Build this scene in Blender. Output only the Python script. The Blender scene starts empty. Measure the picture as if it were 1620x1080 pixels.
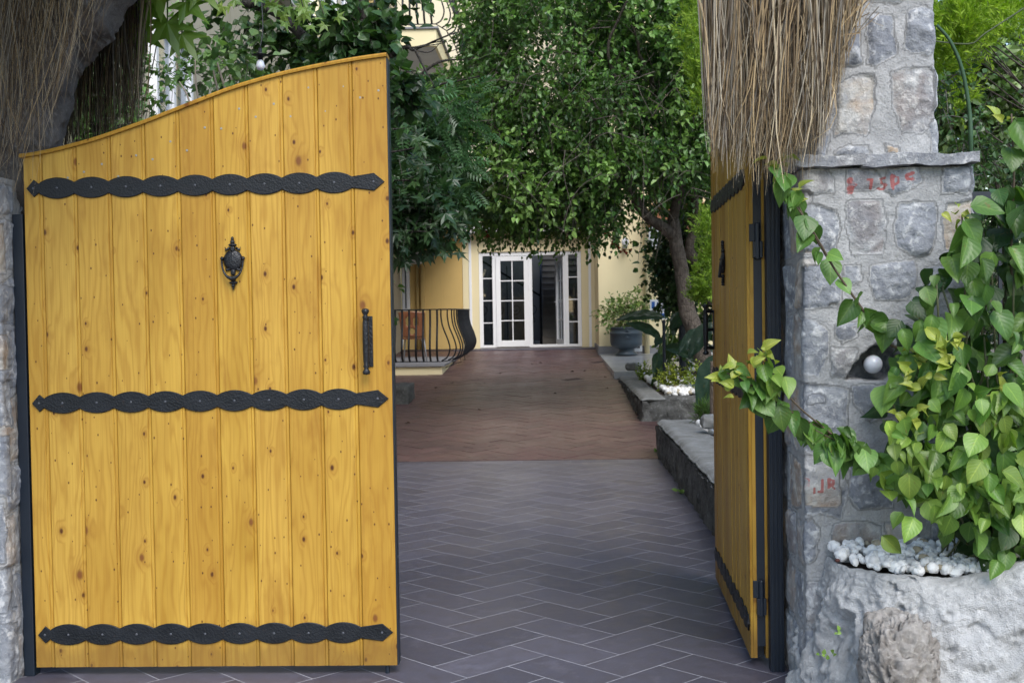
import bpy, math, random
import numpy as np
from mathutils import Matrix, Vector
rng = np.random.default_rng(11)
random.seed(5)
scene = bpy.context.scene
COL = scene.collection
A = np.array

# ------------------------------------------------------------------ camera (also used to read world positions)
F_PX, EYE = 1900.0, 1.55
_yaw, _pit, _rol = math.radians(1.96), math.radians(1.45), math.radians(0.93)
FWD = A([-math.sin(_yaw)*math.cos(_pit), math.cos(_yaw)*math.cos(_pit), -math.sin(_pit)])
_r0 = A([math.cos(_yaw), math.sin(_yaw), 0.0]); _u0 = np.cross(_r0, FWD)
RGT = _r0*math.cos(_rol) - _u0*math.sin(_rol)
UPV = _u0*math.cos(_rol) + _r0*math.sin(_rol)
CAM = A([0.0, 0.0, EYE])
def at(px, py, Y):
    """world point seen at photo pixel (px, py) standing Y metres down the drive"""
    d = FWD + RGT*((px-810)/F_PX) - UPV*((py-540)/F_PX)
    return CAM + d*(Y/d[1])

# ------------------------------------------------------------------ noise
def _hash(ix, iy, iz, seed):
    h = (ix.astype(np.int64)*374761393 + iy.astype(np.int64)*668265263 + iz.astype(np.int64)*2147483647 + seed*1274126177) & 0xffffffff
    h = ((h ^ (h >> 13))*1274126177) & 0xffffffff
    return ((h ^ (h >> 16)) & 0xffff)/65535.0
def vnoise(P, seed=0):
    P = np.asarray(P, float); i = np.floor(P).astype(np.int64); f = P - i; f = f*f*(3-2*f)
    r = 0
    for dx in (0, 1):
        wx = f[:, 0] if dx else 1-f[:, 0]
        for dy in (0, 1):
            wy = f[:, 1] if dy else 1-f[:, 1]
            for dz in (0, 1):
                wz = f[:, 2] if dz else 1-f[:, 2]
                r = r + wx*wy*wz*_hash(i[:, 0]+dx, i[:, 1]+dy, i[:, 2]+dz, seed)
    return r*2-1
def fbm(P, octv=4, seed=0, gain=.5):
    r = 0; a = 1; s = 0
    for o in range(octv):
        r = r + a*vnoise(P*(2.03**o)+o*17.3, seed+o); s += a; a *= gain
    return r/s
def smooth(a, b, x):
    t = np.clip((x-a)/(b-a), 0, 1); return t*t*(3-2*t)

# ------------------------------------------------------------------ mesh builder
class MB:
    def __init__(s): s.V = []; s.F = []; s.C = []; s.L = []; s.n = 0
    def add(s, V, F, c=(.5, .5, .5), l=None):
        V = np.asarray(V, float).reshape(-1, 3); m = len(V)
        if not isinstance(F, list): F = [F]
        for f in F:
            f = np.asarray(f, np.int64)
            if f.ndim == 1: f = f[None]
            s.F.append(f + s.n)
        c = np.asarray(c, float)
        s.C.append(np.broadcast_to(c, (m, 3)) if c.ndim == 1 else c)
        s.L.append(np.zeros((m, 3)) if l is None else l)
        s.V.append(V); s.n += m
        return s
    def polys(s, V, faces, c=(.5, .5, .5)):
        return s.add(V, [A(f) for f in faces], c)
    def build(s, name, mat, parent=None, smooth=False, origin=None, bevel=0):
        V = np.concatenate(s.V); C = np.concatenate(s.C); L = np.concatenate(s.L)
        me = bpy.data.meshes.new(name)
        root = None
        if parent is not None: org = A(parent['_org'])
        else:
            org = A(origin) if origin is not None else A([(V[:, 0].min()+V[:, 0].max())/2, (V[:, 1].min()+V[:, 1].max())/2, V[:, 2].min()])
        V = V - org
        me.vertices.add(len(V)); me.vertices.foreach_set('co', V.ravel())
        idx = np.concatenate([f.ravel() for f in s.F])
        tot = np.concatenate([np.full(len(f), f.shape[1]) for f in s.F])
        st = np.concatenate([[0], np.cumsum(tot)[:-1]])
        me.loops.add(len(idx)); me.loops.foreach_set('vertex_index', idx.astype(np.int32))
        me.polygons.add(len(tot)); me.polygons.foreach_set('loop_start', st.astype(np.int32))
        me.polygons.foreach_set('loop_total', tot.astype(np.int32))
        me.polygons.foreach_set('use_smooth', np.full(len(tot), bool(smooth)))
        a = me.attributes.new('tint', 'FLOAT_COLOR', 'POINT')
        a.data.foreach_set('color', np.concatenate([C, np.ones((len(C), 1))], 1).astype(np.float32).ravel())
        if np.any(L):
            a = me.attributes.new('luv', 'FLOAT_VECTOR', 'POINT'); a.data.foreach_set('vector', L.astype(np.float32).ravel())
        me.update(calc_edges=True); me.validate()
        me.materials.append(mat)
        o = bpy.data.objects.new(name, me); COL.objects.link(o)
        o['_org'] = list(map(float, org))
        if parent is not None: o.parent = parent
        else: o.location = org
        if bevel:
            b = o.modifiers.new('bevel', 'BEVEL'); b.width = bevel; b.segments = 2; b.limit_method = 'ANGLE'
        return o
def thing(name, loc, label, cat, group=None):
    o = bpy.data.objects.new(name, None); COL.objects.link(o)
    o.location = Vector(loc); o['_org'] = list(map(float, loc)); o.empty_display_size = .1
    return tag(o, label, cat, group)
def tag(o, label=None, cat=None, group=None, kind=None):
    if label: o['label'] = label
    if cat: o['category'] = cat
    if group: o['group'] = group
    if kind: o['kind'] = kind
    return o
def copy_tree(o, parent=None):
    c = o.copy(); COL.objects.link(c)
    if parent is not None: c.parent = parent
    for ch in list(o.children): copy_tree(ch, c)
    return c

# ---- primitive shapes
BOXF = A([[0, 3, 2, 1], [4, 5, 6, 7], [0, 1, 5, 4], [1, 2, 6, 5], [2, 3, 7, 6], [3, 0, 4, 7]])
def box(mb, lo, hi, c=(.5, .5, .5)):
    x0, y0, z0 = lo; x1, y1, z1 = hi
    mb.add([[x0, y0, z0], [x1, y0, z0], [x1, y1, z0], [x0, y1, z0], [x0, y0, z1], [x1, y0, z1], [x1, y1, z1], [x0, y1, z1]], BOXF, c); return mb
def tube(mb, P, R, n=8, c=(.5, .5, .5), cap=True, flat=1.0):
    P = np.asarray(P, float); m = len(P); R = np.broadcast_to(np.asarray(R, float), (m,))
    T = np.gradient(P, axis=0); T /= np.linalg.norm(T, axis=1)[:, None]+1e-9
    ref = A([0, 0, 1.]) if abs(T[0, 2]) < .9 else A([0, 1., 0]) if abs(T[0,1])<.8 else A([1.,0,0])
    u = np.cross(T[0], ref); u /= np.linalg.norm(u)
    ang = np.arange(n)/n*2*math.pi; V = []
    for i in range(m):
        u = u - T[i]*(u@T[i]); u /= np.linalg.norm(u)+1e-9; w = np.cross(T[i], u)
        V.append(P[i] + R[i]*(np.cos(ang)[:, None]*u + flat*np.sin(ang)[:, None]*w))
    k = np.arange(n); k2 = (k+1) % n
    F = np.concatenate([np.stack([i*n+k, i*n+k2, (i+1)*n+k2, (i+1)*n+k], 1) for i in range(m-1)])
    fs = [F]
    if cap: fs += [A([k[::-1]]), A([(m-1)*n+k])]
    mb.add(np.concatenate(V), fs, c); return mb
def lathe(mb, base, prof, n=16, axis=(0, 0, 1), c=(.5, .5, .5)):
    """prof: list of (r, h) along axis from base"""
    ax = A(axis, float) if isinstance(axis, np.ndarray) else np.array(axis, float); ax /= np.linalg.norm(ax)
    u = np.cross(ax, [0, 0, 1.] if abs(ax[2]) < .9 else [1., 0, 0]); u /= np.linalg.norm(u); w = np.cross(ax, u)
    ang = np.arange(n)/n*2*math.pi; V = []
    for r, h in prof: V.append(A(base)+ax*h + max(r, 1e-4)*(np.cos(ang)[:, None]*u+np.sin(ang)[:, None]*w))
    m = len(prof); k = np.arange(n); k2 = (k+1) % n
    F = np.concatenate([np.stack([i*n+k, i*n+k2, (i+1)*n+k2, (i+1)*n+k], 1) for i in range(m-1)])
    mb.add(np.concatenate(V), [F, A([k[::-1]]), A([(m-1)*n+k])], c); return mb
def sphere(mb, c0, r, n=14, m=9, c=(.5, .5, .5), sc=(1, 1, 1)):
    prof = [(math.sin(math.pi*i/m), -math.cos(math.pi*i/m)) for i in range(m+1)]
    t = MB(); lathe(t, (0, 0, 0), prof, n); V = np.concatenate(t.V)*A(sc)*r + A(c0)
    mb.add(V, t.F, c); return mb
def grid_faces(nu, nv):
    i, j = np.meshgrid(np.arange(nu-1), np.arange(nv-1), indexing='ij'); a = (i*nv+j).ravel()
    return np.stack([a, a+nv, a+nv+1, a+1], 1)
def rough_box(mb, lo, hi, res=.03, amp=.02, freq=8, seed=0, c=(.5, .5, .5), topamp=None, rnd=.0):
    lo = A(lo, float); hi = A(hi, float); ctr = (lo+hi)/2
    for ax in range(3):
        a, b = [k for k in range(3) if k != ax]
        na = max(2, int((hi[a]-lo[a])/res)+1); nb = max(2, int((hi[b]-lo[b])/res)+1)
        ga, gb = np.meshgrid(np.linspace(lo[a], hi[a], na), np.linspace(lo[b], hi[b], nb), indexing='ij')
        for side in (0, 1):
            V = np.zeros((na*nb, 3)); V[:, a] = ga.ravel(); V[:, b] = gb.ravel(); V[:, ax] = hi[ax] if side else lo[ax]
            N = np.stack([fbm(V*freq+k*31.7, 4, seed+k) for k in range(3)], 1)
            am = np.full(len(V), amp)
            if topamp is not None: am = np.where(V[:, 2] > hi[2]-1e-4, topamp, amp)
            D = N*am[:, None]
            if rnd:   # soften edges
                e = np.minimum(V-lo, hi-V); e = np.clip(1-e/rnd, 0, 1)
                s2 = np.sort(e, 1)[:, ::-1]; k = s2[:, 1]
                D += -(np.sign(V-ctr)*(e > 0))*(rnd*.3*k*k)[:, None]
            F = grid_faces(na, nb)
            flip = (side == 1) ^ (ax == 1)
            if not flip: F = F[:, ::-1]
            mb.add(V+D, F, c)
    return mb
def poly_sdf(P, poly):
    """signed distance (positive inside) of points P (n,2) to polygon"""
    poly = np.asarray(poly, float); d = np.full(len(P), 1e9); ins = np.zeros(len(P), bool)
    for k in range(len(poly)):
        a = poly[k]; b = poly[(k+1) % len(poly)]; e = b-a; w = P-a
        t = np.clip((w@e)/(e@e+1e-12), 0, 1); d = np.minimum(d, np.linalg.norm(w-t[:, None]*e, axis=1))
        cnd = (a[1] > P[:, 1]) != (b[1] > P[:, 1])
        with np.errstate(divide='ignore', invalid='ignore'):
            xx = (b[0]-a[0])*(P[:, 1]-a[1])/(b[1]-a[1])+a[0]
        ins ^= cnd & (P[:, 0] < xx)
    return np.where(ins, d, -d)
def seg_dist(P, a, b):
    a = A(a); b = A(b); e = b-a; w = P-a; t = np.clip((w@e)/(e@e+1e-12), 0, 1)
    return np.linalg.norm(w-t[:, None]*e, axis=1)

# ------------------------------------------------------------------ materials
class NT:
    def __init__(s, name):
        s.m = bpy.data.materials.new(name); s.m.use_nodes = True; s.t = s.m.node_tree
        s.t.nodes.clear(); s.out = s.t.nodes.new('ShaderNodeOutputMaterial')
    def n(s, typ, ins=None, **props):
        nd = s.t.nodes.new('ShaderNode'+typ)
        for k, v in props.items(): setattr(nd, k, v)
        for k, v in (ins or {}).items(): s.link(v, nd.inputs[k])
        return nd
    def link(s, v, sock):
        if isinstance(v, bpy.types.NodeSocket): s.t.links.new(v, sock)
        elif isinstance(v, bpy.types.Node): s.t.links.new(v.outputs[0], sock)
        else:
            if sock.type == 'RGBA' and len(v) == 3: v = (*v, 1)
            sock.default_value = v
    def pos(s, sc=(1, 1, 1), loc=(0, 0, 0)):
        tc = s.n('TexCoord'); mp = s.n('Mapping', {'Vector': tc.outputs['Object'], 'Scale': sc, 'Location': loc}); return mp.outputs[0]
    def noise(s, vec, scale=5, detail=4, rough=.55, dist=0.0):
        return s.n('TexNoise', {'Vector': vec, 'Scale': scale, 'Detail': detail, 'Roughness': rough, 'Distortion': dist}).outputs[0]
    def ramp(s, fac, stops, interp='LINEAR'):
        r = s.n('ValToRGB', {'Fac': fac}); r.color_ramp.interpolation = interp
        e = r.color_ramp.elements
        while len(e) < len(stops): e.new(.5)
        for k, (p, c) in enumerate(stops):
            e[k].position = p; e[k].color = (*c, 1) if isinstance(c, (tuple, list)) else (c, c, c, 1)
        return r.outputs[0]
    def mix(s, fac, a, b, mode='MIX'):
        m = s.n('Mix', data_type='RGBA', blend_type=mode)
        s.link(fac, m.inputs[0]); s.link(a, m.inputs[6]); s.link(b, m.inputs[7]); return m.outputs[2]
    def math(s, op, a, b=0.0, c=None):
        m = s.n('Math', operation=op); s.link(a, m.inputs[0]); s.link(b, m.inputs[1])
        if c is not None: s.link(c, m.inputs[2])
        return m.outputs[0]
    def attr(s, name='tint'):
        a = s.n('Attribute', attribute_name=name); return a
    def sep(s, v):
        return s.n('SeparateXYZ', {'Vector': v}).outputs
    def bump(s, h, strength=.3, dist=.01):
        return s.n('Bump', {'Height': h, 'Strength': strength, 'Distance': dist}).outputs[0]
    def bsdf(s, col, rough=.6, normal=None, **kw):
        b = s.n('BsdfPrincipled', {'Base Color': col, 'Roughness': rough})
        if normal is not None: s.link(normal, b.inputs['Normal'])
        for k, v in kw.items(): s.link(v, b.inputs[k.replace('_', ' ')])
        return b.outputs[0]
    def done(s, sh, disp=None):
        s.t.links.new(sh, s.out.inputs[0]); return s.m
def rgb(r, g, b):   # sRGB 0-255 to linear
    f = lambda v: (v/255/12.92) if v/255 <= .04045 else ((v/255+.055)/1.055)**2.4
    return (f(r), f(g), f(b))

def m_wood():
    t = NT('varnished_pine'); tint = t.attr(); sr = t.sep(tint.outputs['Vector'])
    tc = t.n('TexCoord').outputs['Object']
    off = t.n('CombineXYZ', {'X': 0.0, 'Y': t.math('MULTIPLY', sr[0], 7.0), 'Z': t.math('MULTIPLY', sr[0], 13.0)}).outputs[0]
    p = t.n('VectorMath', {0: tc, 1: off}, operation='ADD').outputs[0]
    # knots: sparse voronoi cells
    px_ = t.sep(p); pk = t.n('CombineXYZ', {'X': px_[0], 'Y': t.math('MULTIPLY_ADD', px_[2], .62, t.math('MULTIPLY', sr[0], 31.))}).outputs[0]
    def knots(scale, rmin, rmax, thr):
        v = t.n('TexVoronoi', {'Vector': pk, 'Scale': scale, 'Randomness': .95}, voronoi_dimensions='2D')
        c = t.sep(v.outputs['Color'])
        r = t.math('MULTIPLY_ADD', c[1], rmax-rmin, rmin)
        on = t.math('GREATER_THAN', c[0], thr)
        d = t.math('DIVIDE', v.outputs['Distance'], t.math('MULTIPLY', r, scale))
        core = t.math('MULTIPLY', t.ramp(d, [(0, 1), (.45, .95), (.75, .35), (1.0, 0)]), on)
        halo = t.math('MULTIPLY', t.ramp(t.math('MULTIPLY', d, .3), [(0, 1), (.3, .55), (1.0, 0)]), on)
        return core, halo
    k1, h1 = knots(7.5, .005, .011, .60)
    k2, h2 = knots(16, .002, .0048, .5)
    k3, h3 = knots(4.0, .012, .019, .78)
    core = t.math('MAXIMUM', t.math('MAXIMUM', k1, k3), k2); halo = t.math('MAXIMUM', h1, h3)
    # grain
    w = t.noise(t.n('VectorMath', {0: p, 1: (3, 3, .45)}, operation='MULTIPLY').outputs[0], 2.2, 3)
    xs = t.sep(p)[0]
    ph = t.math('ADD', t.math('MULTIPLY', xs, 34.0), t.math('ADD', t.math('MULTIPLY', w, 9.0), t.math('MULTIPLY', halo, 2.2)))
    ring = t.math('MULTIPLY_ADD', t.math('SINE', t.math('MULTIPLY', ph, 6.283)), .5, .5)
    ring = t.math('POWER', ring, 2.5)
    fine = t.noise(t.n('VectorMath', {0: p, 1: (160, 60, 2.2)}, operation='MULTIPLY').outputs[0], 1.0, 3)
    blot = t.noise(t.n('VectorMath', {0: p, 1: (4, 2, 1.3)}, operation='MULTIPLY').outputs[0], 1.3, 3)
    base = t.mix(t.ramp(blot, [(.33, 0), (.66, 1)]), (.385, .206, .019), (.59, .358, .054))
    base = t.mix(t.math('MULTIPLY', t.math('POWER', sr[1], 1.6), .8), base, (.37, .175, .015))
    base = t.mix(t.math('MULTIPLY', sr[2], .5), base, (.66, .415, .085))
    base = t.mix(t.math('MULTIPLY', ring, .38), base, (.32, .140, .012))
    base = t.mix(t.ramp(fine, [(.45, 0), (.75, .30)]), base, (.28, .115, .010))
    base = t.mix(t.math('MULTIPLY', halo, .55), base, (.27, .10, .010))
    base = t.mix(core, base, t.mix(t.math('MULTIPLY', k3, 1.0), (.085, .026, .007), (.20, .072, .016)))
    stain = t.noise(t.n('VectorMath', {0: p, 1: (9, 2, 3.0)}, operation='MULTIPLY').outputs[0], 1.0, 4, .6)
    base = t.mix(t.ramp(stain, [(.56, 0), (.74, .5)]), base, (.29, .125, .013))
    zz = t.sep(tc)[2]; dm = t.math('MULTIPLY', t.ramp(t.math('ADD', zz, t.math('MULTIPLY', stain, -.22)), [(0, 1), (.10, 0)]), .55)
    base = t.mix(dm, base, (.16, .085, .022))
    h = t.math('ADD', t.math('MULTIPLY', fine, .5), t.math('MULTIPLY', core, .6))
    return t.done(t.bsdf(base, t.ramp(fine, [(.3, .38), (.7, .55)]), t.bump(h, .16, .004), Specular_IOR_Level=.35))
def m_iron(name='hammered_iron', col=(.012, .015, .02), scale=70, bs=.5, rough=.5):
    t = NT(name); p = t.pos(); v = t.n('TexVoronoi', {'Vector': p, 'Scale': scale}).outputs['Distance']
    n = t.noise(p, 9, 4); c = t.mix(t.ramp(n, [(.35, 0), (.8, .5)]), col, tuple(3*k+.004 for k in col))
    rs_ = t.noise(p, 24, 5, .7); c = t.mix(t.ramp(rs_, [(.62, 0), (.74, .5)]), c, (.055, .026, .014))
    return t.done(t.bsdf(c, t.ramp(n, [(.3, rough-.12), (.7, rough+.12)]), t.bump(v, bs, .006), Metallic=.15))
def m_paint(name, col, rough=.4, scr=.0, spots=False):
    t = NT(name); p = t.pos(); n = t.noise(p, 3, 5); n2 = t.noise(p, 90, 3)
    c = t.mix(t.ramp(n, [(.3, 0), (.75, .35)]), col, tuple(min(1, k*1.35+.006) for k in col))
    if spots:
        s = t.noise(t.pos((1, 1, .45)), 38, 2, .5); zz = t.noise(p, 2.3, 1)
        c = t.mix(t.math('MULTIPLY', t.ramp(s, [(.725, 0), (.74, 1)]), t.ramp(zz, [(.5, 0), (.6, 1)])), c, (.6, .62, .66))
    return t.done(t.bsdf(c, rough, t.bump(n2, .08, .003)))
def m_stone():
    """mask in tint.r, random in tint.g, warmth in tint.b; red brush marks in luv.x"""
    t = NT('masonry'); tint = t.attr(); sr = t.sep(tint.outputs['Vector']); p = t.pos()
    offs = t.n('VectorMath', {0: p, 1: t.n('CombineXYZ', {'X': t.math('MULTIPLY', sr[1], 9.), 'Y': sr[1], 'Z': t.math('MULTIPLY', sr[1], 5.)})}, operation='ADD').outputs[0]
    n1 = t.noise(offs, 7, 6, .62, .6); n2 = t.noise(offs, 26, 5, .65, .3); n3 = t.noise(p, 120, 3, .6); n4 = t.noise(offs, 3.2, 4, .6, 1.0)
    st = t.mix(t.ramp(n1, [(.30, 0), (.70, 1)]), (.185, .197, .225), (.40, .412, .432))
    st = t.mix(t.ramp(n2, [(.53, 0), (.64, .85)]), st, (.58, .59, .60))
    st = t.mix(t.ramp(n2, [(.30, .75), (.43, 0)]), st, (.115, .13, .165))
    vein = t.n('TexWave', {'Vector': offs, 'Scale': 2.1, 'Distortion': 14., 'Detail': 4., 'Detail Scale': 2.2}, wave_type='BANDS').outputs[1]
    st = t.mix(t.math('MULTIPLY', t.ramp(vein, [(.90, 0), (.97, .7)]), t.ramp(n2, [(.46, 0), (.58, 1)])), st, (.66, .66, .66))
    wc = t.mix(t.ramp(n1, [(.40, 0), (.58, 1)]), (.46, .31, .18), (.62, .58, .50))
    st = t.mix(t.math('MULTIPLY', sr[2], t.ramp(n4, [(.36, 0.15), (.60, 1)])), st, wc)
    st = t.mix(t.math('MULTIPLY', sr[1], .30), st, (.15, .17, .22))
    mo = t.mix(t.ramp(n3, [(.3, 0), (.7, 1)]), (.35, .352, .358), (.49, .492, .495))
    mo = t.mix(t.ramp(n4, [(.4, 0), (.75, .7)]), mo, (.25, .252, .258))
    c = t.mix(t.ramp(t.math('ADD', sr[0], t.math('MULTIPLY_ADD', n2, .3, -.15)), [(.35, 0), (.6, 1)]), mo, st)
    lv = t.sep(t.attr('luv').outputs['Vector'])
    pm = t.ramp(t.math('ADD', lv[0], t.math('MULTIPLY_ADD', n2, .9, -.45)), [(.5, 0), (.66, .9)])
    c = t.mix(t.math('MULTIPLY', pm, .8), c, (.36, .05, .038))
    h = t.math('ADD', t.math('MULTIPLY', n2, .7), t.math('MULTIPLY', n3, .35))
    return t.done(t.bsdf(c, .85, t.bump(h, .8, .016), Specular_IOR_Level=.25))
def m_rock(name, c0, c1, c2, sc=1., bs=.6, rough=.88, patch=(.55, .72), fine=110):
    t = NT(name); p = t.pos(); n1 = t.noise(p, 5*sc, 6, .62, .4); n2 = t.noise(p, 22*sc, 5, .65); n3 = t.noise(p, fine*sc, 3, .7)
    c = t.mix(t.ramp(n1, [(.32, 0), (.68, 1)]), c0, c1)
    c = t.mix(t.ramp(n2, [(patch[0], 0), (patch[1], .8)]), c, c2)
    c = t.mix(t.ramp(n3, [(.25, .35), (.45, 0)]), c, tuple(k*.45 for k in c0))
    h = t.math('ADD', t.math('MULTIPLY', n2, .7), t.math('MULTIPLY', n3, .5))
    return t.done(t.bsdf(c, rough, t.bump(h, bs, .015), Specular_IOR_Level=.25))
def m_tile(name, c0, c1, cd, rough=(.3, .5), wet=True):
    t = NT(name); tint = t.attr(); sr = t.sep(tint.outputs['Vector']); p = t.pos()
    n1 = t.noise(p, 1.1, 4, .6); n2 = t.noise(p, 13, 5, .65); n3 = t.noise(p, 75, 3, .6)
    c = t.mix(sr[0], c0, c1)
    c = t.mix(t.ramp(n2, [(.3, .55), (.62, 0)]), c, cd)
    c = t.mix(t.ramp(n3, [(.60, 0), (.8, .35)]), c, tuple(k*1.9 for k in c1))
    n5 = t.noise(p, 4.2, 5, .7)
    c = t.mix(t.ramp(n5, [(.56, 0), (.78, .45)]), c, tuple(k*1.7+.03 for k in c1))
    c = t.mix(t.math('MULTIPLY', sr[1], .22), c, cd)
    r = t.ramp(t.math('ADD', t.math('MULTIPLY', n1, .6), t.math('MULTIPLY', n2, .4)), [(.35, rough[0]), (.65, rough[1])])
    return t.done(t.bsdf(c, r, t.bump(t.math('ADD', t.math('MULTIPLY', n2, .6), t.math('MULTIPLY', n3, .4)), .18, .004)))
def m_leaf(name, rough=.42, trans=.28, veins=False, spec=.45):
    t = NT(name); c = t.attr().outputs['Color']; p = t.pos(); n = t.noise(p, 22, 2)
    c = t.mix(t.ramp(n, [(.3, 0), (.7, .35)]), c, t.mix(1.0, c, (1.35, 1.25, .9), 'MULTIPLY'))
    nor = None
    sp = t.noise(p, 34, 3, .6, .5); c = t.mix(t.ramp(sp, [(.66, 0), (.72, .55)]), c, (.16, .105, .03))
    if veins:
        l = t.sep(t.attr('luv').outputs['Vector'])
        ax = t.math('ABSOLUTE', l[0])
        mid = t.ramp(ax, [(.0, .75), (.05, .4), (.09, 0)])
        sv = t.math('SINE', t.math('MULTIPLY', t.math('SUBTRACT', l[1], t.math('MULTIPLY', ax, .42)), 38.))
        side = t.ramp(sv, [(.86, 0), (1.0, .28)])
        c = t.mix(t.math('MAXIMUM', mid, side), c, t.mix(1.0, c, (1.9, 1.6, 1.6), 'MULTIPLY'))
        nor = t.bump(t.math('ADD', t.math('MULTIPLY', sv, -.2), t.math('MULTIPLY', n, .3)), .25, .004)
    b = t.bsdf(c, rough, nor, Specular_IOR_Level=spec)
    tr = t.n('BsdfTranslucent', {'Color': t.mix(1.0, c, (1.5, 1.7, .6), 'MULTIPLY')}).outputs[0]
    m = t.n('MixShader', {0: trans}); t.link(b, m.inputs[1]); t.link(tr, m.inputs[2])
    return t.done(m.outputs[0])
def m_bark(name, c0, c1, sc=1.):
    t = NT(name); p = t.pos((1, 1, .35)); n = t.noise(p, 26*sc, 5, .65); n2 = t.noise(t.pos(), 6*sc, 4)
    v = t.n('TexVoronoi', {'Vector': p, 'Scale': 30*sc}, feature='DISTANCE_TO_EDGE').outputs['Distance']
    c = t.mix(t.ramp(n, [(.3, 0), (.7, 1)]), c0, c1); c = t.mix(t.ramp(n2, [(.55, 0), (.75, .6)]), c, tuple(min(1, k*1.7) for k in c1))
    h = t.math('ADD', n, t.ramp(v, [(0, 0), (.12, 1)]))
    return t.done(t.bsdf(c, .9, t.bump(h, .6, .02)))
def m_attr(name, rough=.8, spec=.2, var=.25, trans=0.):
    t = NT(name); c = t.attr().outputs['Color']; n = t.noise(t.pos(), 40, 4)
    c = t.mix(t.ramp(n, [(.3, 0), (.7, var)]), c, t.mix(1.0, c, (.5, .5, .5), 'MULTIPLY'))
    b = t.bsdf(c, rough, None, Specular_IOR_Level=spec)
    if trans:
        tr = t.n('BsdfTranslucent', {'Color': c}).outputs[0]; m = t.n('MixShader', {0: trans}); t.link(b, m.inputs[1]); t.link(tr, m.inputs[2]); b = m.outputs[0]
    return t.done(b)
def m_wall(name, c, var=.12, dirt=(.5, .42, .3), bs=.15):
    t = NT(name); p = t.pos(); n = t.noise(p, 1.3, 6, .6); n2 = t.noise(p, 140, 2); st = t.noise(t.pos((6, 6, .35)), 1.2, 5, .65)
    col = t.mix(t.ramp(n, [(.3, 0), (.75, 1)]), c, tuple(k*(1-var) for k in c))
    col = t.mix(t.ramp(st, [(.56, 0), (.8, .4)]), col, tuple(c[k]*dirt[k] for k in range(3)))
    return t.done(t.bsdf(col, .85, t.bump(n2, bs, .004), Specular_IOR_Level=.2))
def m_glass():
    t = NT('window_glass'); fr = t.n('LayerWeight', {'Blend': .12}).outputs[1]
    tr = t.n('BsdfTransparent', {'Color': (.72, .75, .76)}).outputs[0]
    gl = t.n('BsdfGlossy', {'Color': (.95, .97, 1.0), 'Roughness': .015}).outputs[0]
    m = t.n('MixShader', {0: t.math('MULTIPLY_ADD', fr, .75, .10)}); t.link(tr, m.inputs[1]); t.link(gl, m.inputs[2])
    return t.done(m.outputs[0])
M = {}
M['wood'] = m_wood(); M['iron'] = m_iron('hammered_iron', (.0045, .006, .009), 120, .22, .5); M['rivet'] = m_paint('zinc_rivet', (.075, .08, .095), .4)
M['screw'] = m_paint('pale_screw', (.30, .31, .28), .4); M['steel'] = m_paint('navy_steel_paint', (.007, .013, .024), .42, spots=True)
M['cast'] = m_iron('cast_iron', (.010, .011, .014), 130, .35, .42)
M['stone'] = m_stone()
M['plaster'] = m_rock('cast_plaster_rock', (.42, .425, .43), (.64, .645, .65), (.78, .78, .78), 1.2, 1.3, patch=(.5, .7), fine=150)
M['porous'] = m_rock('porous_rock', (.30, .27, .245), (.58, .55, .52), (.70, .65, .59), 2.6, 1.0)
M['archstone'] = m_rock('rough_arch_stone', (.085, .078, .078), (.185, .172, .165), (.25, .24, .235), 1.8, .9)
M['kerb'] = m_rock('worn_kerb_stone', (.165, .165, .155), (.27, .275, .275), (.35, .36, .37), 1.0, .45)
M['kerbface'] = m_rock('rough_kerb_face', (.05, .05, .048), (.17, .17, .165), (.30, .30, .30), 1.5, 1.0)
M['marble'] = m_rock('polished_terrace_marble', (.36, .37, .38), (.48, .49, .50), (.56, .56, .57), .5, .03, .22, (.55, .75))
M['pebble'] = m_attr('white_pebble', .55, .35, .12)
M['tile'] = m_tile('slate_tile', (.086, .082, .110), (.128, .121, .156), (.074, .062, .072))
M['grout'] = m_rock('tile_grout', (.30, .30, .33), (.42, .42, .45), (.22, .215, .23), 1, .2)
M['redtile'] = m_tile('red_ramp_tile', (.100, .053, .051), (.145, .075, .071), (.056, .043, .044), (.35, .6))
M['redgrout'] = m_rock('dark_ramp_joint', (.054, .038, .038), (.076, .055, .054), (.095, .072, .07), 1, .2)
M['leaf'] = m_leaf('tree_leaf', .36, .25, spec=.5); M['bigleaf'] = m_leaf('vine_leaf', .38, .25, True)
M['needle'] = m_leaf('conifer_spray', .6, .30)
M['bark'] = m_bark('tree_bark', (.055, .043, .036), (.15, .125, .105)); M['darkbark'] = m_bark('dark_bark', (.018, .016, .015), (.055, .048, .042))
M['stem'] = m_attr('plant_stem', .6, .3)
M['straw'] = m_attr('dry_straw', .75, .2, .3, .12)
M['yellow'] = m_wall('yellow_render', (.86, .75, .48), .06, (.88, .85, .78)); M['pale'] = m_wall('pale_cream_render', (.78, .72, .56), .06); M['cream'] = m_wall('cream_render', (.50, .45, .34)); M['whitewall'] = m_wall('white_soffit', (.62, .62, .62))
M['pvc'] = m_paint('white_window_frame', (.86, .87, .90), .3); M['glass'] = m_glass()
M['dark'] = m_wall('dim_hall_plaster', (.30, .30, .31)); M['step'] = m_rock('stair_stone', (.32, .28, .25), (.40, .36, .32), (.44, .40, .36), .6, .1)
M['pot'] = m_paint('blue_grey_drum', (.055, .078, .10), .42); M['soil'] = m_rock('bed_soil', (.035, .026, .02), (.07, .055, .042), (.11, .09, .07), 2.5, .8)
M['plastic'] = m_paint('brown_plastic', (.22, .085, .04), .35); M['alu'] = m_paint('brushed_leg', (.35, .36, .38), .35)
M['skirt'] = m_wall('grey_skirting', (.28, .28, .30)); M['sun'] = m_wall('ochre_shade_render', (.70, .49, .19))  # ochre: yellow wall darkened to hold the shade under the balcony
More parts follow.
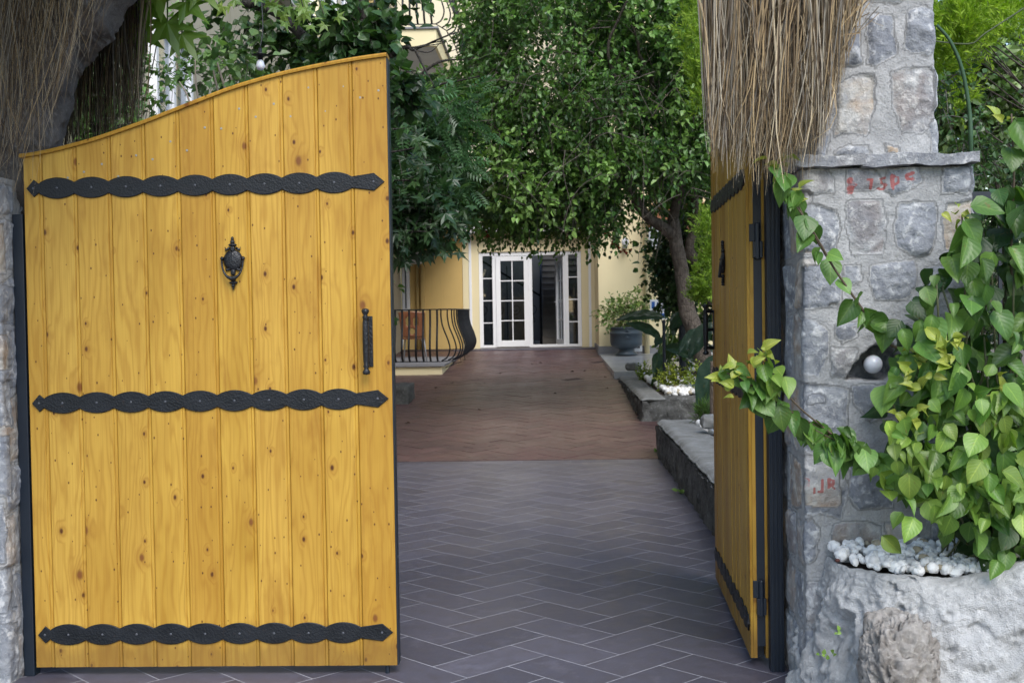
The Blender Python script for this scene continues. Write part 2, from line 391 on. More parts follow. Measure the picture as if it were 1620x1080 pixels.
M['terra'] = m_wall('terracotta', (.40, .17, .09))
M['signw'] = m_paint('white_board', (.75, .78, .82), .4); M['signb'] = m_paint('blue_board', (.03, .12, .42), .4); M['signo'] = m_paint('orange_card', (.55, .16, .03), .5)
M['bulb'] = NT('opal_bulb'); M['bulb'] = M['bulb'].done(M['bulb'].bsdf((.72, .74, .82), .22, None, Subsurface_Weight=.15))
M['shrub'] = m_leaf('shrub_leaf', .5, .3); M['ground'] = m_rock('packed_earth', (.10, .08, .06), (.17, .145, .11), (.22, .19, .15), .8, .5)
M['flower'] = m_attr('flower', .6, .2); M['curtain'] = m_wall('pale_curtain', (.48, .55, .66))
M['woodpost'] = m_bark('weathered_post', (.10, .075, .055), (.24, .19, .15)); M['asphalt'] = m_rock('street_asphalt', (.04, .04, .042), (.06, .06, .062), (.09, .09, .09), 3, .5)

# ------------------------------------------------------------------ foliage tools
def norm(v): return v/(np.linalg.norm(v, axis=-1, keepdims=True)+1e-9)
def tm_oval(w=.48, fold=.16):
    V = A([[0, 0, 0], [-w*.8, .35, fold], [0, .4, 0], [w*.8, .35, fold], [-w*.55, .72, fold*.6], [0, .75, -.03], [w*.55, .72, fold*.6], [0, 1.0, -.08]])
    return V, [A([[0, 2, 1], [0, 3, 2], [4, 5, 7], [5, 6, 7]]), A([[1, 2, 5, 4], [2, 3, 6, 5]])]
def tm_simple(w=.42, fold=.14):
    V = A([[0, 0, 0], [-w*.5, .42, fold], [0, 1.0, -.05], [w*.5, .42, fold]])
    return V, [A([[0, 2, 1], [0, 3, 2]])]
def tm_heart(w=.42, fold=.16, rows=9, droop=.28):
    t = np.linspace(0, 1, rows); prof = np.interp(t, [0, .06, .16, .3, .45, .6, .75, .88, 1], [.05, .62, .93, 1, .93, .74, .48, .22, .0])*w
    cols = A([-1, -.55, 0, .55, 1]); V = []; L = []
    for i in range(rows):
        back = -.10*(1-smooth(0, .22, t[i]))
        for cc in cols:
            x = cc*prof[i]; z = fold*abs(cc)**1.4*prof[i]/w - droop*t[i]**2.2 + .02*math.sin(cc*5+t[i]*7)
            V.append([x, t[i]+back*abs(cc), z]); L.append([cc, t[i], 1.])
    return A(V), [grid_faces(rows, 5)[:, ::-1]], A(L)
def tm_lobed(n=5, depth=.55, spread=250):
    """palmate leaf: n lobes round the petiole point"""
    V = [[0, 0, 0]]; k = 0
    angs = np.linspace(-spread/2, spread/2, n)
    pts = []
    for i, a in enumerate(angs):
        r = .78-.28*abs(a)/(spread/2)
        if i == 0: pts.append((a-spread/n*.45, r*.35))
        pts += [(a-spread/n*.22, r*.62), (a, r), (a+spread/n*.22, r*.62)]
        pts.append((a+spread/n*.5, r*(1-depth)*.75 if i < n-1 else r*.35))
    for a, r in pts:
        q = math.radians(a); V.append([math.sin(q)*r, .3+math.cos(q)*r, -.12*r*r+.03*math.sin(q*6)])
    V[0] = [0, .3, .05]
    F = A([[0, i+1, i] for i in range(1, len(V)-1)])
    return A(V), [F]
def tm_pinnate(pairs=6, lw=.11, ll=.34):
    V = []; F3 = []; F4 = []
    def leaflet(p, d, l, w):
        d = A(d, float); d /= np.linalg.norm(d); s = A([-d[1], d[0], 0]); b = len(V)
        V.extend([list(p), list(p+d*l*.45+s*w+A([0, 0, .03])), list(p+d*l+A([0, 0, -.06])), list(p+d*l*.45-s*w+A([0, 0, .03]))])
        F3.extend([[b, b+2, b+1], [b, b+3, b+2]])
    for i in range(pairs):
        y = .12+.78*i/(pairs-1); l = ll*(1-.35*abs(i/(pairs-1)-.45))
        for s in (-1, 1): leaflet(A([0, y, -.12*y*y]), [s, .55, 0], l, lw*.5)
    leaflet(A([0, .92, -.12]), [0, 1, 0], ll*.8, lw*.5)
    b = len(V); V.extend([[-.008, 0, 0], [.008, 0, 0], [.004, .95, -.11], [-.004, .95, -.11]]); F4.append([b, b+1, b+2, b+3])
    return A(V), [A(F3), A(F4)]
def place(mb, tm, P, D, N, S, C):
    """leaves: base point P, direction D, rough normal N, length S, colour C"""
    V0, F0 = tm[0], tm[1]; L0 = tm[2] if len(tm) > 2 else None
    n = len(P)
    if n == 0: return
    D = norm(D); X = norm(np.cross(D, N)); Z = np.cross(X, D); S = np.broadcast_to(np.asarray(S, float), (n,))
    V = P[:, None] + S[:, None, None]*(V0[None, :, 0, None]*X[:, None] + V0[None, :, 1, None]*D[:, None] + V0[None, :, 2, None]*Z[:, None])
    m = len(V0); off = (np.arange(n)*m)[:, None, None]
    mb.add(V.reshape(-1, 3), [(f[None]+off).reshape(-1, f.shape[1]) for f in F0], np.repeat(C, m, 0), None if L0 is None else np.tile(L0, (n, 1)))
def tints(n, c0, c1, sd=.15, r=rng):
    k = r.random((n, 1)); c = A(c0)*(1-k)+A(c1)*k
    return np.clip(c*(1+sd*r.standard_normal((n, 1))), .003, 1)
def crown(leaf, twig, ells, n_twig, per, tm, size, c0, c1, tl=(.25, .5), droop=.4, gap=.1, gfreq=1.1, seed=1, keep=None, shell=.45, tw_c=(.09, .08, .07), tw_r=.003, out=.8, back=None):
    """fill ellipsoids [(centre, radii, weight)] with leafy twigs"""
    r = np.random.default_rng(seed)
    w = A([e[2] for e in ells], float); w /= w.sum()
    ch = r.choice(len(ells), n_twig*3, p=w)
    d = norm(r.standard_normal((n_twig*3, 3))); rad = (shell+(1-shell)*r.random(n_twig*3)**.6)
    C0 = A([e[0] for e in ells], float)[ch]; R0 = A([e[1] for e in ells], float)[ch]
    P = C0 + d*rad[:, None]*R0
    ok = fbm(P*gfreq, 3, seed+50) > -gap if gap is not None else np.ones(len(P), bool)
    if keep is not None: ok &= keep(P)
    P = P[ok][:n_twig]; d = d[ok][:n_twig]; n = len(P)
    D = norm(d*out + .7*r.standard_normal((n, 3)) + A([0, 0, -droop])); L = tl[0]+(tl[1]-tl[0])*r.random(n)
    steps = np.linspace(0, 1, per)
    # twig curve p(t) = P + D L t + droop
    sag = A([0, 0, -1.])*droop*.5
    def pt(t): return P + D*(L*t)[:, None] + sag*(L*t*t)[:, None]
    if twig is not None and tw_r:
        ts = [0, .5, 1.]; pts = [pt(t) for t in ts]; u = norm(np.cross(D, [0.3, .5, .8])); v = np.cross(D, u)
        V = []; 
        for k, q in enumerate(pts):
            rr = tw_r*(1-.3*k)
            for a in range(3): V.append(q + rr*(math.cos(a*2.09)*u+math.sin(a*2.09)*v))
        V = np.stack(V, 1); f = []
        for k in range(2):
            for a in range(3): f.append([k*3+a, k*3+(a+1) % 3, k*3+3+(a+1) % 3, k*3+3+a])
        twig.add(V.reshape(-1, 3), (A(f)[None]+(np.arange(n)*9)[:, None, None]).reshape(-1, 4), tw_c)
    cl = tints(n, c0, c1, .16, r)
    for i, t in enumerate(steps):
        tt = np.clip(t+.08*r.standard_normal(n), .02, 1.05); q = P + D*(L*tt)[:, None] + sag*(L*tt*tt)[:, None]
        side = norm(np.cross(D, r.standard_normal((n, 3))))
        ld = norm(D*.7 + side*(.9 if i < per-1 else .15) + A([0, 0, -.35*droop]) + .2*r.standard_normal((n, 3)))
        nn = norm(A([0, -.25, 1.])*1.0 + .55*r.standard_normal((n, 3)))
        lc = np.clip(cl*(1+.13*r.standard_normal((n, 1))), .003, 1)
        place(leaf, tm, q, ld, nn, size*(.7+.6*r.random(n)), lc)
    return P
def curve(pts, n=14):
    """smooth Catmull-Rom through points"""
    P = np.asarray(pts, float); Q = np.concatenate([[2*P[0]-P[1]], P, [2*P[-1]-P[-2]]]); o = []
    k = len(P)-1; per = max(2, n//k)
    for i in range(k):
        for t in np.linspace(0, 1, per, endpoint=False):
            a, b, c, d = Q[i:i+4]; o.append(.5*((2*b)+(-a+c)*t+(2*a-5*b+4*c-d)*t*t+(-a+3*b-3*c+d)*t**3))
    o.append(P[-1]); return A(o)
def limb(mb, pts, r0, r1, n=14, sides=8, wob=.0, seed=0, c=(.5, .5, .5)):
    P = curve(pts, n)
    if wob: P = P + wob*np.stack([fbm(P*2.5+k*9, 3, seed+k) for k in range(3)], 1)
    R = np.linspace(r0, r1, len(P))*(1+.12*fbm(P*5, 2, seed+7)); tube(mb, P, R, sides, c)

# ================================================================== SETTING
def plane(name, x0, x1, y0, y1, z, mat):
    mb = MB(); mb.add([[x0, y0, z], [x1, y0, z], [x1, y1, z], [x0, y1, z]], A([[0, 1, 2, 3]])); o = mb.build(name, mat); tag(o, kind='structure'); return o
plane('ground', -900, 900, -900, 900, -.03, M['ground'])
plane('street', -30, 30, -30, 2.2, -.016, M['asphalt'])

SL = .0486; YB = 12.42           # the red part of the drive climbs to the house
def gz(y): return max(0., (y-YB)*SL)
def clip_rect(poly, x0, x1, y0, y1):
    def cl(p, f, inter):
        o = []
        for i in range(len(p)):
            a = p[i-1]; b = p[i]
            if f(b):
                if not f(a): o.append(inter(a, b))
                o.append(b)
            elif f(a): o.append(inter(a, b))
        return o
    for ax, lim, sg in ((0, x0, 1), (0, x1, -1), (1, y0, 1), (1, y1, -1)):
        if len(poly) < 3: return []
        f = lambda p: sg*(p[ax]-lim) >= 0
        inter = lambda a, b: [a[k]+(b[k]-a[k])*(lim-a[ax])/(b[ax]-a[ax]) for k in (0, 1)]
        poly = cl(poly, f, inter)
    return poly
def herringbone(name, P0, W, x0, x1, y0, y1, joint, zf, mat, jit=.00006, seed=3, tilt=0):
    r = np.random.default_rng(seed); mb = MB(); s2 = math.sqrt(.5); U = A([s2, s2]); Vv = A([-s2, s2]); P0 = A(P0)+U*W
    N = int(max(x1-x0, y1-y0)/W)+60
    cs = A([[x0, y0], [x1, y0], [x1, y1], [x0, y1]])-P0; iu = (cs@U)/W; iv = (cs@Vv)/W
    for i in range(int(iu.min())-2, int(iu.max())+3):
        for j in range(int(iv.min())-2, int(iv.max())+3):
            k = (i-j) % 4
            if k == 0: a, b, c, d = i, j, i+2, j+1
            elif k == 2: a, b, c, d = i, j-1, i+1, j+1
            else: continue
            g = joint/2/W
            q = [P0+U*W*u+Vv*W*v for u, v in ((a+g, b+g), (c-g, b+g), (c-g, d-g), (a+g, d-g))]
            q = clip_rect([list(p) for p in q], x0, x1, y0, y1)
            if len(q) < 3: continue
            dz = r.normal(0, jit); col = (r.random(), max(0, r.random()-.5)*1.6, r.random())
            top = [[p[0], p[1], zf(p[1])+dz] for p in q]; bot = [[p[0], p[1], zf(p[1])-.006] for p in q]; m = len(q)
            mb.polys(A(top+bot), [list(range(m))]+[[m+e, m+(e+1) % m, (e+1) % m, e] for e in range(m)], col)
    o = mb.build(name, mat); tag(o, kind='structure'); return o
# grey herringbone in the gateway
PW = .2335
herringbone('paved_drive', (.111, 5.21), PW, -3.2, 1.12, 3.2, 12.2, .006, lambda y: 0.0, M['tile'])
plane('drive_grout', -3.2, 1.12, 2.2, 12.42, -.0004, M['grout'])
mb = MB()
for k in range(12):
    x = -3.35+k*.497+.03; lo = (max(-3.2, x+.002), 12.204, -.006); hi = (min(1.12, x+.495), 12.415, .0004)
    if hi[0] > lo[0]: box(mb, lo, hi, (rng.random(), 0, 0))
tag(mb.build('paved_border', M['tile']), kind='structure')
# front apron to the street
herringbone('front_apron', (.111, 5.21), PW, -3.2, 1.12, 2.25, 3.19, .0055, lambda y: 0.0, M['tile'], seed=8)
# red ramp
herringbone('ramp', (.1, 12.5), .20, -3.4, 1.3, 12.425, 26.4, .006, lambda y: gz(y)+.0042, M['redtile'], .0012, 4)
mb = MB(); mb.add([[-3.4, 12.42, .0012], [1.3, 12.42, .0012], [1.3, 27.2, gz(27.2)+.001], [-3.4, 27.2, gz(27.2)+.001]], A([[0, 1, 2, 3]])); tag(mb.build('ramp_joint', M['redgrout']), kind='structure')
mb = MB()
for j in range(4):
    for k in range(16):
        x0 = -2.2+k*.21+(j % 2)*.1; y0 = 26.42+j*.17
        box(mb, (x0, y0, gz(26.4)-.02), (x0+.205, y0+.165, gz(27.)+.002), (rng.random(), rng.random(), 0))
tag(mb.build('door_landing', M['tile']), kind='structure')

# ================================================================== GATE
GY = 5.10; LW = 1.572
PXT = [(35, 250), (62, 246), (90, 240), (150, 224), (230, 196), (300, 168), (370, 141), (440, 121), (500, 108), (560, 97), (612, 90)]
_tp = A([at(a, b, GY) for a, b in PXT]); TX = _tp[:, 0]-(-2.262); TZ = _tp[:, 2]
TX[0] = 0; TX[-1] = LW
def ztop(x): return np.interp(x, TX, TZ)
_xs = np.linspace(0, LW, 60); _zs = ztop(_xs)
for _ in range(6): _zs[1:-1] = (_zs[:-2]+_zs[1:-1]*2+_zs[2:])/4
def ztop(x): return np.interp(x, _xs, _zs)
ZB = .04
def make_leaf(root, sgn):
    """local frame: x = 0 at the hinge growing by sgn towards the free edge, y = 0 front face (-y is the street)"""
    o0 = A(root['_org'])
    def T(V): V = A(V, float) if not isinstance(V, np.ndarray) else V.copy(); V[..., 0] *= sgn; return V + o0
    class LB(MB):
        def add(s, V, F, c=(.5, .5, .5), l=None):
            V = T(np.asarray(V, float).reshape(-1, 3))
            if sgn < 0:
                F = F if isinstance(F, list) else [F]; F = [np.asarray(f)[..., ::-1] for f in F]
            return MB.add(s, V, F, c, l)
    # planks
    edges = [0, .081]+[.081+.14945*k for k in range(1, 10)]+[LW]
    mb = LB(); rp = np.random.default_rng(21 if sgn > 0 else 22)
    for i in range(len(edges)-1):
        a, b = edges[i], edges[i+1]; c = (rp.random(), rp.random(), rp.random())
        dep = rp.normal(0, .0008)
        prof = [(a+.0006, .010), (a+.0006, .003), (a+.0035, 0)] if i else [(a, .012), (a, .001), (a+.002, 0)]
        for f in (.25, .5, .75): prof.append((a+(b-a)*f, 0))
        if i < len(edges)-2: prof += [(b-.016, 0), (b-.0135, .0035), (b-.011, .0005), (b-.0045, .0005), (b-.0015, .004), (b-.0004, .010)]
        else: prof += [(b-.002, 0), (b, .001), (b, .012)]
        prof = A(prof); nz = 6; V = []
        for (x, y) in prof:
            zt = ztop(x)
            for z in np.linspace(ZB+rp.normal(0, .0003), zt, nz): V.append([x, y+dep, z])
        mb.add(V, grid_faces(len(prof), nz), c)
    # solid behind the face and the inner skin of boards
    xs = np.linspace(0, LW, 40)
    for y0, y1 in ((.0125, .028), (.064, .080)):
        V = []; n = len(xs)
        for x in xs: V += [[x, y0, ZB], [x, y0, ztop(x)-.001], [x, y1, ztop(x)-.001], [x, y1, ZB]]
        f = []
        for k in range(n-1):
            for q in range(4): f.append([k*4+q, k*4+(q+1) % 4, (k+1)*4+(q+1) % 4, (k+1)*4+q])
        f = A(f)[:, ::-1]
        mb.add(V, [f, A([[0, 1, 2, 3]]), A([[(n-1)*4+3, (n-1)*4+2, (n-1)*4+1, (n-1)*4]])], (.35, .6, .5))
    panel = mb.build('panel', M['wood'], root)
    # moulded cap following the curve
    mb = LB(); sec = [(-.012, .0), (-.014, .009), (-.008, .016), (.04, .019), (.086, .014), (.086, 0)]
    V = []; xs2 = np.linspace(-.012, LW+.003, 60)
    for x in xs2:
        z = ztop(np.clip(x, 0, LW))+.0005
        for (y, h) in sec: V.append([x, y, z+h])
    k = len(sec); f = grid_faces(len(xs2), k)
    e = A([[i*k+k-1, (i+1)*k+k-1, (i+1)*k, i*k] for i in range(len(xs2)-1)])
    mb.add(V, [f, e, A([list(range(k))]), A([[(len(xs2)-1)*k+q for q in range(k)][::-1]])], (.2, .9, .5)); mb.build('cap_moulding', M['wood'], root)
    # steel frame between the boards
    mb = LB(); t = .031
    for (xa, xb) in ((.004, .05), (LW-.05, LW-.003)):
        n = 8; x_ = np.linspace(xa, xb, n)
        V = []
        for x in x_: V += [[x, .0285, ZB+.05 if xa < .1 else ZB-.006], [x, .0285, ztop(x)-.02], [x, .0635, ztop(x)-.02], [x, .0635, ZB+.05 if xa < .1 else ZB-.006]]
        f = [[k*4+q, k*4+(q+1) % 4, (k+1)*4+(q+1) % 4, (k+1)*4+q] for k in range(n-1) for q in range(4)]
        mb.add(V, [A(f)[:, ::-1], A([[0, 1, 2, 3]]), A([[(n-1)*4+3, (n-1)*4+2, (n-1)*4+1, (n-1)*4]])])
    box(mb, (.051, .0285, ZB-.006), (LW-.051, .0635, ZB+.045)); box(mb, (.051, .0285, 1.12), (LW-.051, .0635, 1.165))
    # steel edge strip on the free side
    box(mb, (LW+.0005, .004, ZB), (LW+.006, .07, ztop(LW)-.005)) 
    mb.build('steel_frame', M['steel'], root)
    # straps
    per = .14945; up = [(.012, 0), (.045, .040), (.062, .025), (.081-.004, .033)]
    lens = [(.081, .027)]
    prof = [(.014, .0), (.046, .037), (.068, .019)]
    for q in range(9):
        a = .072+q*per
        for s in np.linspace(0, 1, 9): prof.append((a+.002+(per-.004)*s, .026+.0195*math.sin(math.pi*s)**.8))
    prof += [(.072+9*per+.002, .0245), (.072+9*per+.095, .0375), (.072+9*per+.140, 0)]
    prof = A(prof)
    rz = A([(1001, .183), (634, 1.186), (293, 2.108)])[:, 1]
    for zi, z in enumerate(rz):
        mb = LB(); V = []; n = len(prof)
        for (x, h) in prof:
            for (yy, e) in ((-.0005, 0), (-.0055, 0), (-.0075, .0025)): 
                V += [[x, yy, z+max(0, h-e)], [x, yy, z-max(0, h-e)]]
        f = []
        for i in range(n-1):
            a, b = i*6, (i+1)*6
            f += [[a+4, a+5, b+5, b+4], [a+2, a+4, b+4, b+2], [a, a+2, b+2, b], [a+5, a+3, b+3, b+5], [a+3, a+1, b+1, b+3]]
        mb.add(V, A(f)); s = mb.build('strap', M['iron'], root)
        first = None
        for q in range(11):
            x = .044 if q == 0 else (.072+9*per+.093 if q == 10 else .072+(q-.5)*per)
            loc = A([x*sgn, -.0075, z])
            if first is None:
                rb = MB(); lathe(rb, o0+loc, [(.0052, 0), (.0052, .0008), (.0036, .0022), (.0, .0027)], 10, (0, -1, 0)); first = rb.build('rivet', M['rivet'], s); base = loc
            else:
                c = first.copy(); COL.objects.link(c); c.parent = s; c.location = Vector(loc-base)
    # screws in the boards
    rs = np.random.default_rng(4); s0 = None
    for i in range(1, len(edges)-1):
        for (fx, dz) in ((.22, -.10), (.75, -.07)):
            x = edges[i]+.149*fx; q = A([x, -.0002, ztop(x)+dz+rs.normal(0, .02)-.05])
            if s0 is None:
                mb = LB(); lathe(mb, q, [(.005, 0), (.005, .0006), (.002, .0012)], 8, (0, -1, 0)); s0 = mb.build('screw', M['screw'], root); q0 = q
            else: c = s0.copy(); COL.objects.link(c); c.parent = root; c.location = Vector((q-q0)*A([sgn, 1, 1]))
    # knocker
    cx, cz = .901, 1.79; mb = LB()
    y = -.002
    lathe(mb, (cx, y, cz-.006), [(.0, 0), (.058, 0), (.058, .006), (.05, .014), (.03, .02), (0, .022)], 28, (0, -1, 0))
    for zz, r, h in ((cz+.055, .017, .03), (cz+.078, .026, .014), (cz+.094, .014, .022), (cz+.112, .009, .02)):
        sphere(mb, (cx, y-.008, zz), 1, 12, 8, (.5,)*3, (r, .010, h*.62))
    for zz, r, h in ((cz-.072, .016, .03), (cz-.108, .017, .026), (cz-.128, .026, .014), (cz-.144, .012, .02), (cz-.16, .006, .012)):
        sphere(mb, (cx, y-.008, zz), 1, 12, 8, (.5,)*3, (r, .011, h*.62))
    for s in (-1, 1):
        tube(mb, [(cx+s*.02, y-.006, cz+.062), (cx+s*.042, y-.006, cz+.05), (cx+s*.046, y-.006, cz+.068)], [.008, .007, .002], 6)
        tube(mb, [(cx+s*.02, y-.006, cz-.052), (cx+s*.04, y-.006, cz-.06), (cx+s*.046, y-.006, cz-.046)], [.008, .007, .002], 6)
        sphere(mb, (cx+s*.063, y-.012, cz+.004), .0115, 10, 7)
    _c = o0+A([cx*sgn, 0, cz]); mb.V = [(v-_c)*A([.72, .85, .78])+_c for v in mb.V]
    kn = mb.build('knocker', M['cast'], root, smooth=True)
    mb = LB(); ang = np.linspace(-.05, math.pi+.05, 22)
    P = [(cx+.064*math.cos(a), y-.016-.012*math.sin(a), cz-.0-.105*abs(math.sin(a))**.85) for a in ang]
    R = [.0055+.006*math.sin(a)**6 if 0 < a < math.pi else .0055 for a in ang]
    tube(mb, P, R, 9); mb.V = [(v-_c)*A([.72, .85, .78])+_c for v in mb.V]; mb.build('knocker_ring', M['cast'], kn, smooth=True)
    # pull handle
    hx, hz = 1.475, 1.43; mb = LB(); box(mb, (hx-.0195, -.0065, hz-.108), (hx+.0195, -.0005, hz+.108)); hd = mb.build('handle', M['cast'], root, bevel=.002)
    mb = LB()
    prof = [(.0, -.14), (.012, -.137), (.015, -.128), (.010, -.118), (.007, -.112), (.013, -.104), (.008, -.098), (.011, -.08), (.0125, 0), (.011, .08), (.008, .098), (.013, .104), (.007, .112), (.011, .12), (.0145, .129), (.012, .138), (0, .142)]
    lathe(mb, (hx-.004, -.048, hz), [(a_*1.15, b_) for a_, b_ in prof], 14)
    for zz in (-.1, 0, .1):
        lathe(mb, (hx-.004, -.0065, hz+zz), [(.009, 0), (.009, .04), (.012, .042), (.010, .05), (.0, .055)], 10, (0, -1, 0))
    mb.build('grip', M['cast'], hd, smooth=True)
    # hinges at the post side
    for z in (.30, 1.83):
        mb = LB(); box(mb, (-.022, .026, z-.07), (.0035, .066, z+.0)); lathe(mb, (-.014, .046, z-.075), [(.012, 0), (.012, .15), (.008, .155)], 10)
        box(mb, (-.0035, .012, z), (.0, .05, z+.075)); mb.build('hinge', M['steel'], root, bevel=.0015)
    return T
gl = thing('wooden_gate', (-2.262, GY, 0), 'yellow pine gate leaf shut across the left half of the gateway, knocker facing us', 'gate', 'pine leaves of the double gate')
make_leaf(gl, 1)
mb = MB(); tube(mb, [(-.735, GY+.02, .0), (-.735, GY+.02, .055)], .009, 8); mb.build('drop_bolt', M['steel'], gl)
gr = thing('wooden_gate', (.868, GY+.065, 0), 'yellow pine gate leaf standing open and seen edge on against the right stone pillar', 'gate', 'pine leaves of the double gate')
make_leaf(gr, -1)
gr.location = (.832, GY+.075, 0); gr.rotation_euler = (0, 0, math.radians(-92.2))
def post(x0, x1, ztop_, label, y0):
    mb = MB(); box(mb, (x0, y0, 0), (x1, y0+.06, ztop_))
    if x0 > 0:
        for k in range(3): box(mb, (x0+.006+k*.017, y0-.004, .0), (x0+.016+k*.017, y0-.0003, ztop_-.001))
    o = mb.build('gate_post', M['steel'], bevel=.003); tag(o, label, 'post', 'steel posts of the gate')
post(-2.318, -2.272, 2.0, 'slim navy steel post between the left stone pillar and the shut gate leaf', GY+.002)
post(.905, .962, 2.45, 'navy steel post the open gate leaf hangs from, beside the right stone pillar', GY+.0)

# ================================================================== STONE PILLARS
def stone_block(mb, path, z0, z1, res, stones, seed, s_front, paint=None, hole=None, mort=.006, hmul=1.0, jag=.011):
    path = A(path, float); seg = np.linalg.norm(np.diff(path, axis=0), axis=1); cum = np.concatenate([[0], np.cumsum(seg)])
    ns = int(cum[-1]/res)+1; s = np.linspace(0, cum[-1], ns)
    B = np.stack([np.interp(s, cum, path[:, 0]), np.interp(s, cum, path[:, 1])], 1)
    ker = np.ones(7)/7
    Bs = B.copy()
    for k in (0, 1): Bs[3:-3, k] = np.convolve(B[:, k], ker, 'valid')
    Tn = norm(np.gradient(Bs, axis=0)); Nn = np.stack([Tn[:, 1], -Tn[:, 0]], 1)
    nz = int((z1-z0)/res)+1; z = np.linspace(z0, z1, nz)
    S, Z = np.meshgrid(s-s_front, z, indexing='ij'); Q = np.stack([S.ravel(), Z.ravel()], 1)
    P3 = np.stack([np.repeat(Bs[:, 0], nz), np.repeat(Bs[:, 1], nz), Q[:, 1]], 1); N3 = np.stack([np.repeat(Nn[:, 0], nz), np.repeat(Nn[:, 1], nz), 0*Q[:, 1]], 1)
    jagv = jag*fbm(P3*26, 3, seed+3)
    mask = np.zeros(len(Q)); rnd = np.full(len(Q), .5); warm = np.zeros(len(Q)); hmul *= .75; h = mort*fbm(P3*9, 4, seed)+.003*fbm(P3*60, 2, seed+9)
    r = np.random.default_rng(seed)
    for st in stones:
        poly = A(st[0]); lo = poly.min(0)-.02; hi = poly.max(0)+.02
        sel = np.where((Q[:, 0] > lo[0]) & (Q[:, 0] < hi[0]) & (Q[:, 1] > lo[1]) & (Q[:, 1] < hi[1]))[0]
        if not len(sel): continue
        d = poly_sdf(Q[sel], poly)+jagv[sel]; rv = r.random(); w = smooth(-.002, .012, d)
        hh = (.006+.009*rv)*hmul
        tilt = (Q[sel]-poly.mean(0))@r.normal(0, .035, 2)
        face = hh*smooth(-.004, .022, d) + w*(.011*fbm(P3[sel]*8+rv*40, 4, seed+11) + .013*(np.abs(fbm(P3[sel]*11+rv*20, 4, seed+5))-.12) + .012*np.abs(fbm(P3[sel]*27+rv*20, 3, seed+6)) + tilt*.8)*hmul
        qc = Q[sel]-poly.mean(0); fac = np.min([r.uniform(0, .006)+qc@r.normal(0, .13, 2) for _ in range(4)], 0)
        face = face + w*np.clip(fac, -.02, .02)*.8*hmul
        upd = w > mask[sel]; k = sel[upd]
        h[k] = (h[k]*(1-w[upd]) + face[upd]); mask[k] = w[upd]; rnd[k] = rv; warm[k] = st[1]
    L = np.zeros((len(Q), 3))
    if hole is not None:
        d = poly_sdf(Q, hole)+jagv; w = smooth(-.006, .012, d); h = h*(1-w)-.14*w; mask = np.maximum(mask*(1-w), w*.9); rnd = np.where(w > .5, .95, rnd)
    for (a, b, wd) in (paint or []):
        d = seg_dist(Q, a, b); L[:, 0] = np.maximum(L[:, 0], smooth(wd*1.15, wd*.5, d)*(.72+.5*fbm(P3*26, 2, 3)))
    L[:, 1] = 1e-3
    V = P3+N3*h[:, None]
    mb.add(V, grid_faces(ns, nz)[:, ::1], np.stack([mask, rnd, warm], 1), L)
    # lid
    c = np.concatenate([V[nz-1::nz]]); m = len(c); ctr = c.mean(0)
    mb.add(np.concatenate([c, ctr[None]]), A([[i, i+1, m] for i in range(m-1)]+[[m-1, 0, m]]), (0, .5, 0))
    return mb
def random_stones(s0, s1, z0, z1, seed, row=.2, wmin=.14, wmax=.26, gap=.03, warmp=.2):
    r = np.random.default_rng(seed); out = []; z = z0
    while z < z1-.05:
        hgt = row*(.75+.5*r.random()); x = s0-r.random()*.1
        while x < s1:
            w = wmin+(wmax-wmin)*r.random(); j = lambda: r.normal(0, .014)
            a, b, c, d = x+gap/2, x+w-gap/2, z+gap/2, min(z+hgt, z1+.03)-gap/2
            mx, mz = (a+b)/2, (c+d)/2
            out.append(([(a+j(), c+j()), (mx+j(), c+j()*.7), (b+j(), c+j()), (b+j()*.7, mz), (b+j(), d+j()), (mx+j(), d+j()*.7), (a+j(), d+j()), (a+j()*.7, mz)], (.4+.6*r.random()) if r.random() < warmp else 0.0))
            x += w
        z += hgt
    return out
YF = 4.75; XL, XR = .985, 1.645
def z6(a, b): p = at(1240+a/3.6, 240+b/3.6, YF); return (p[0]-XL, p[2])
def r3(a, b): p = at(1100+a/3.0865, b/3.0865, YF+.03); return (p[0]-1.06, p[2])
def r5(a, b): p = at(1100+a/3.0865, 340+b/3.0865, YF); return (p[0]-XL, p[2])
def r6(a, b): p = at(1100+a/2.7, 680+b/2.7, YF); return (p[0]-XL, p[2])
S_ = lambda f, pts, w=0.: ([f(a, b) for a, b in pts], w)
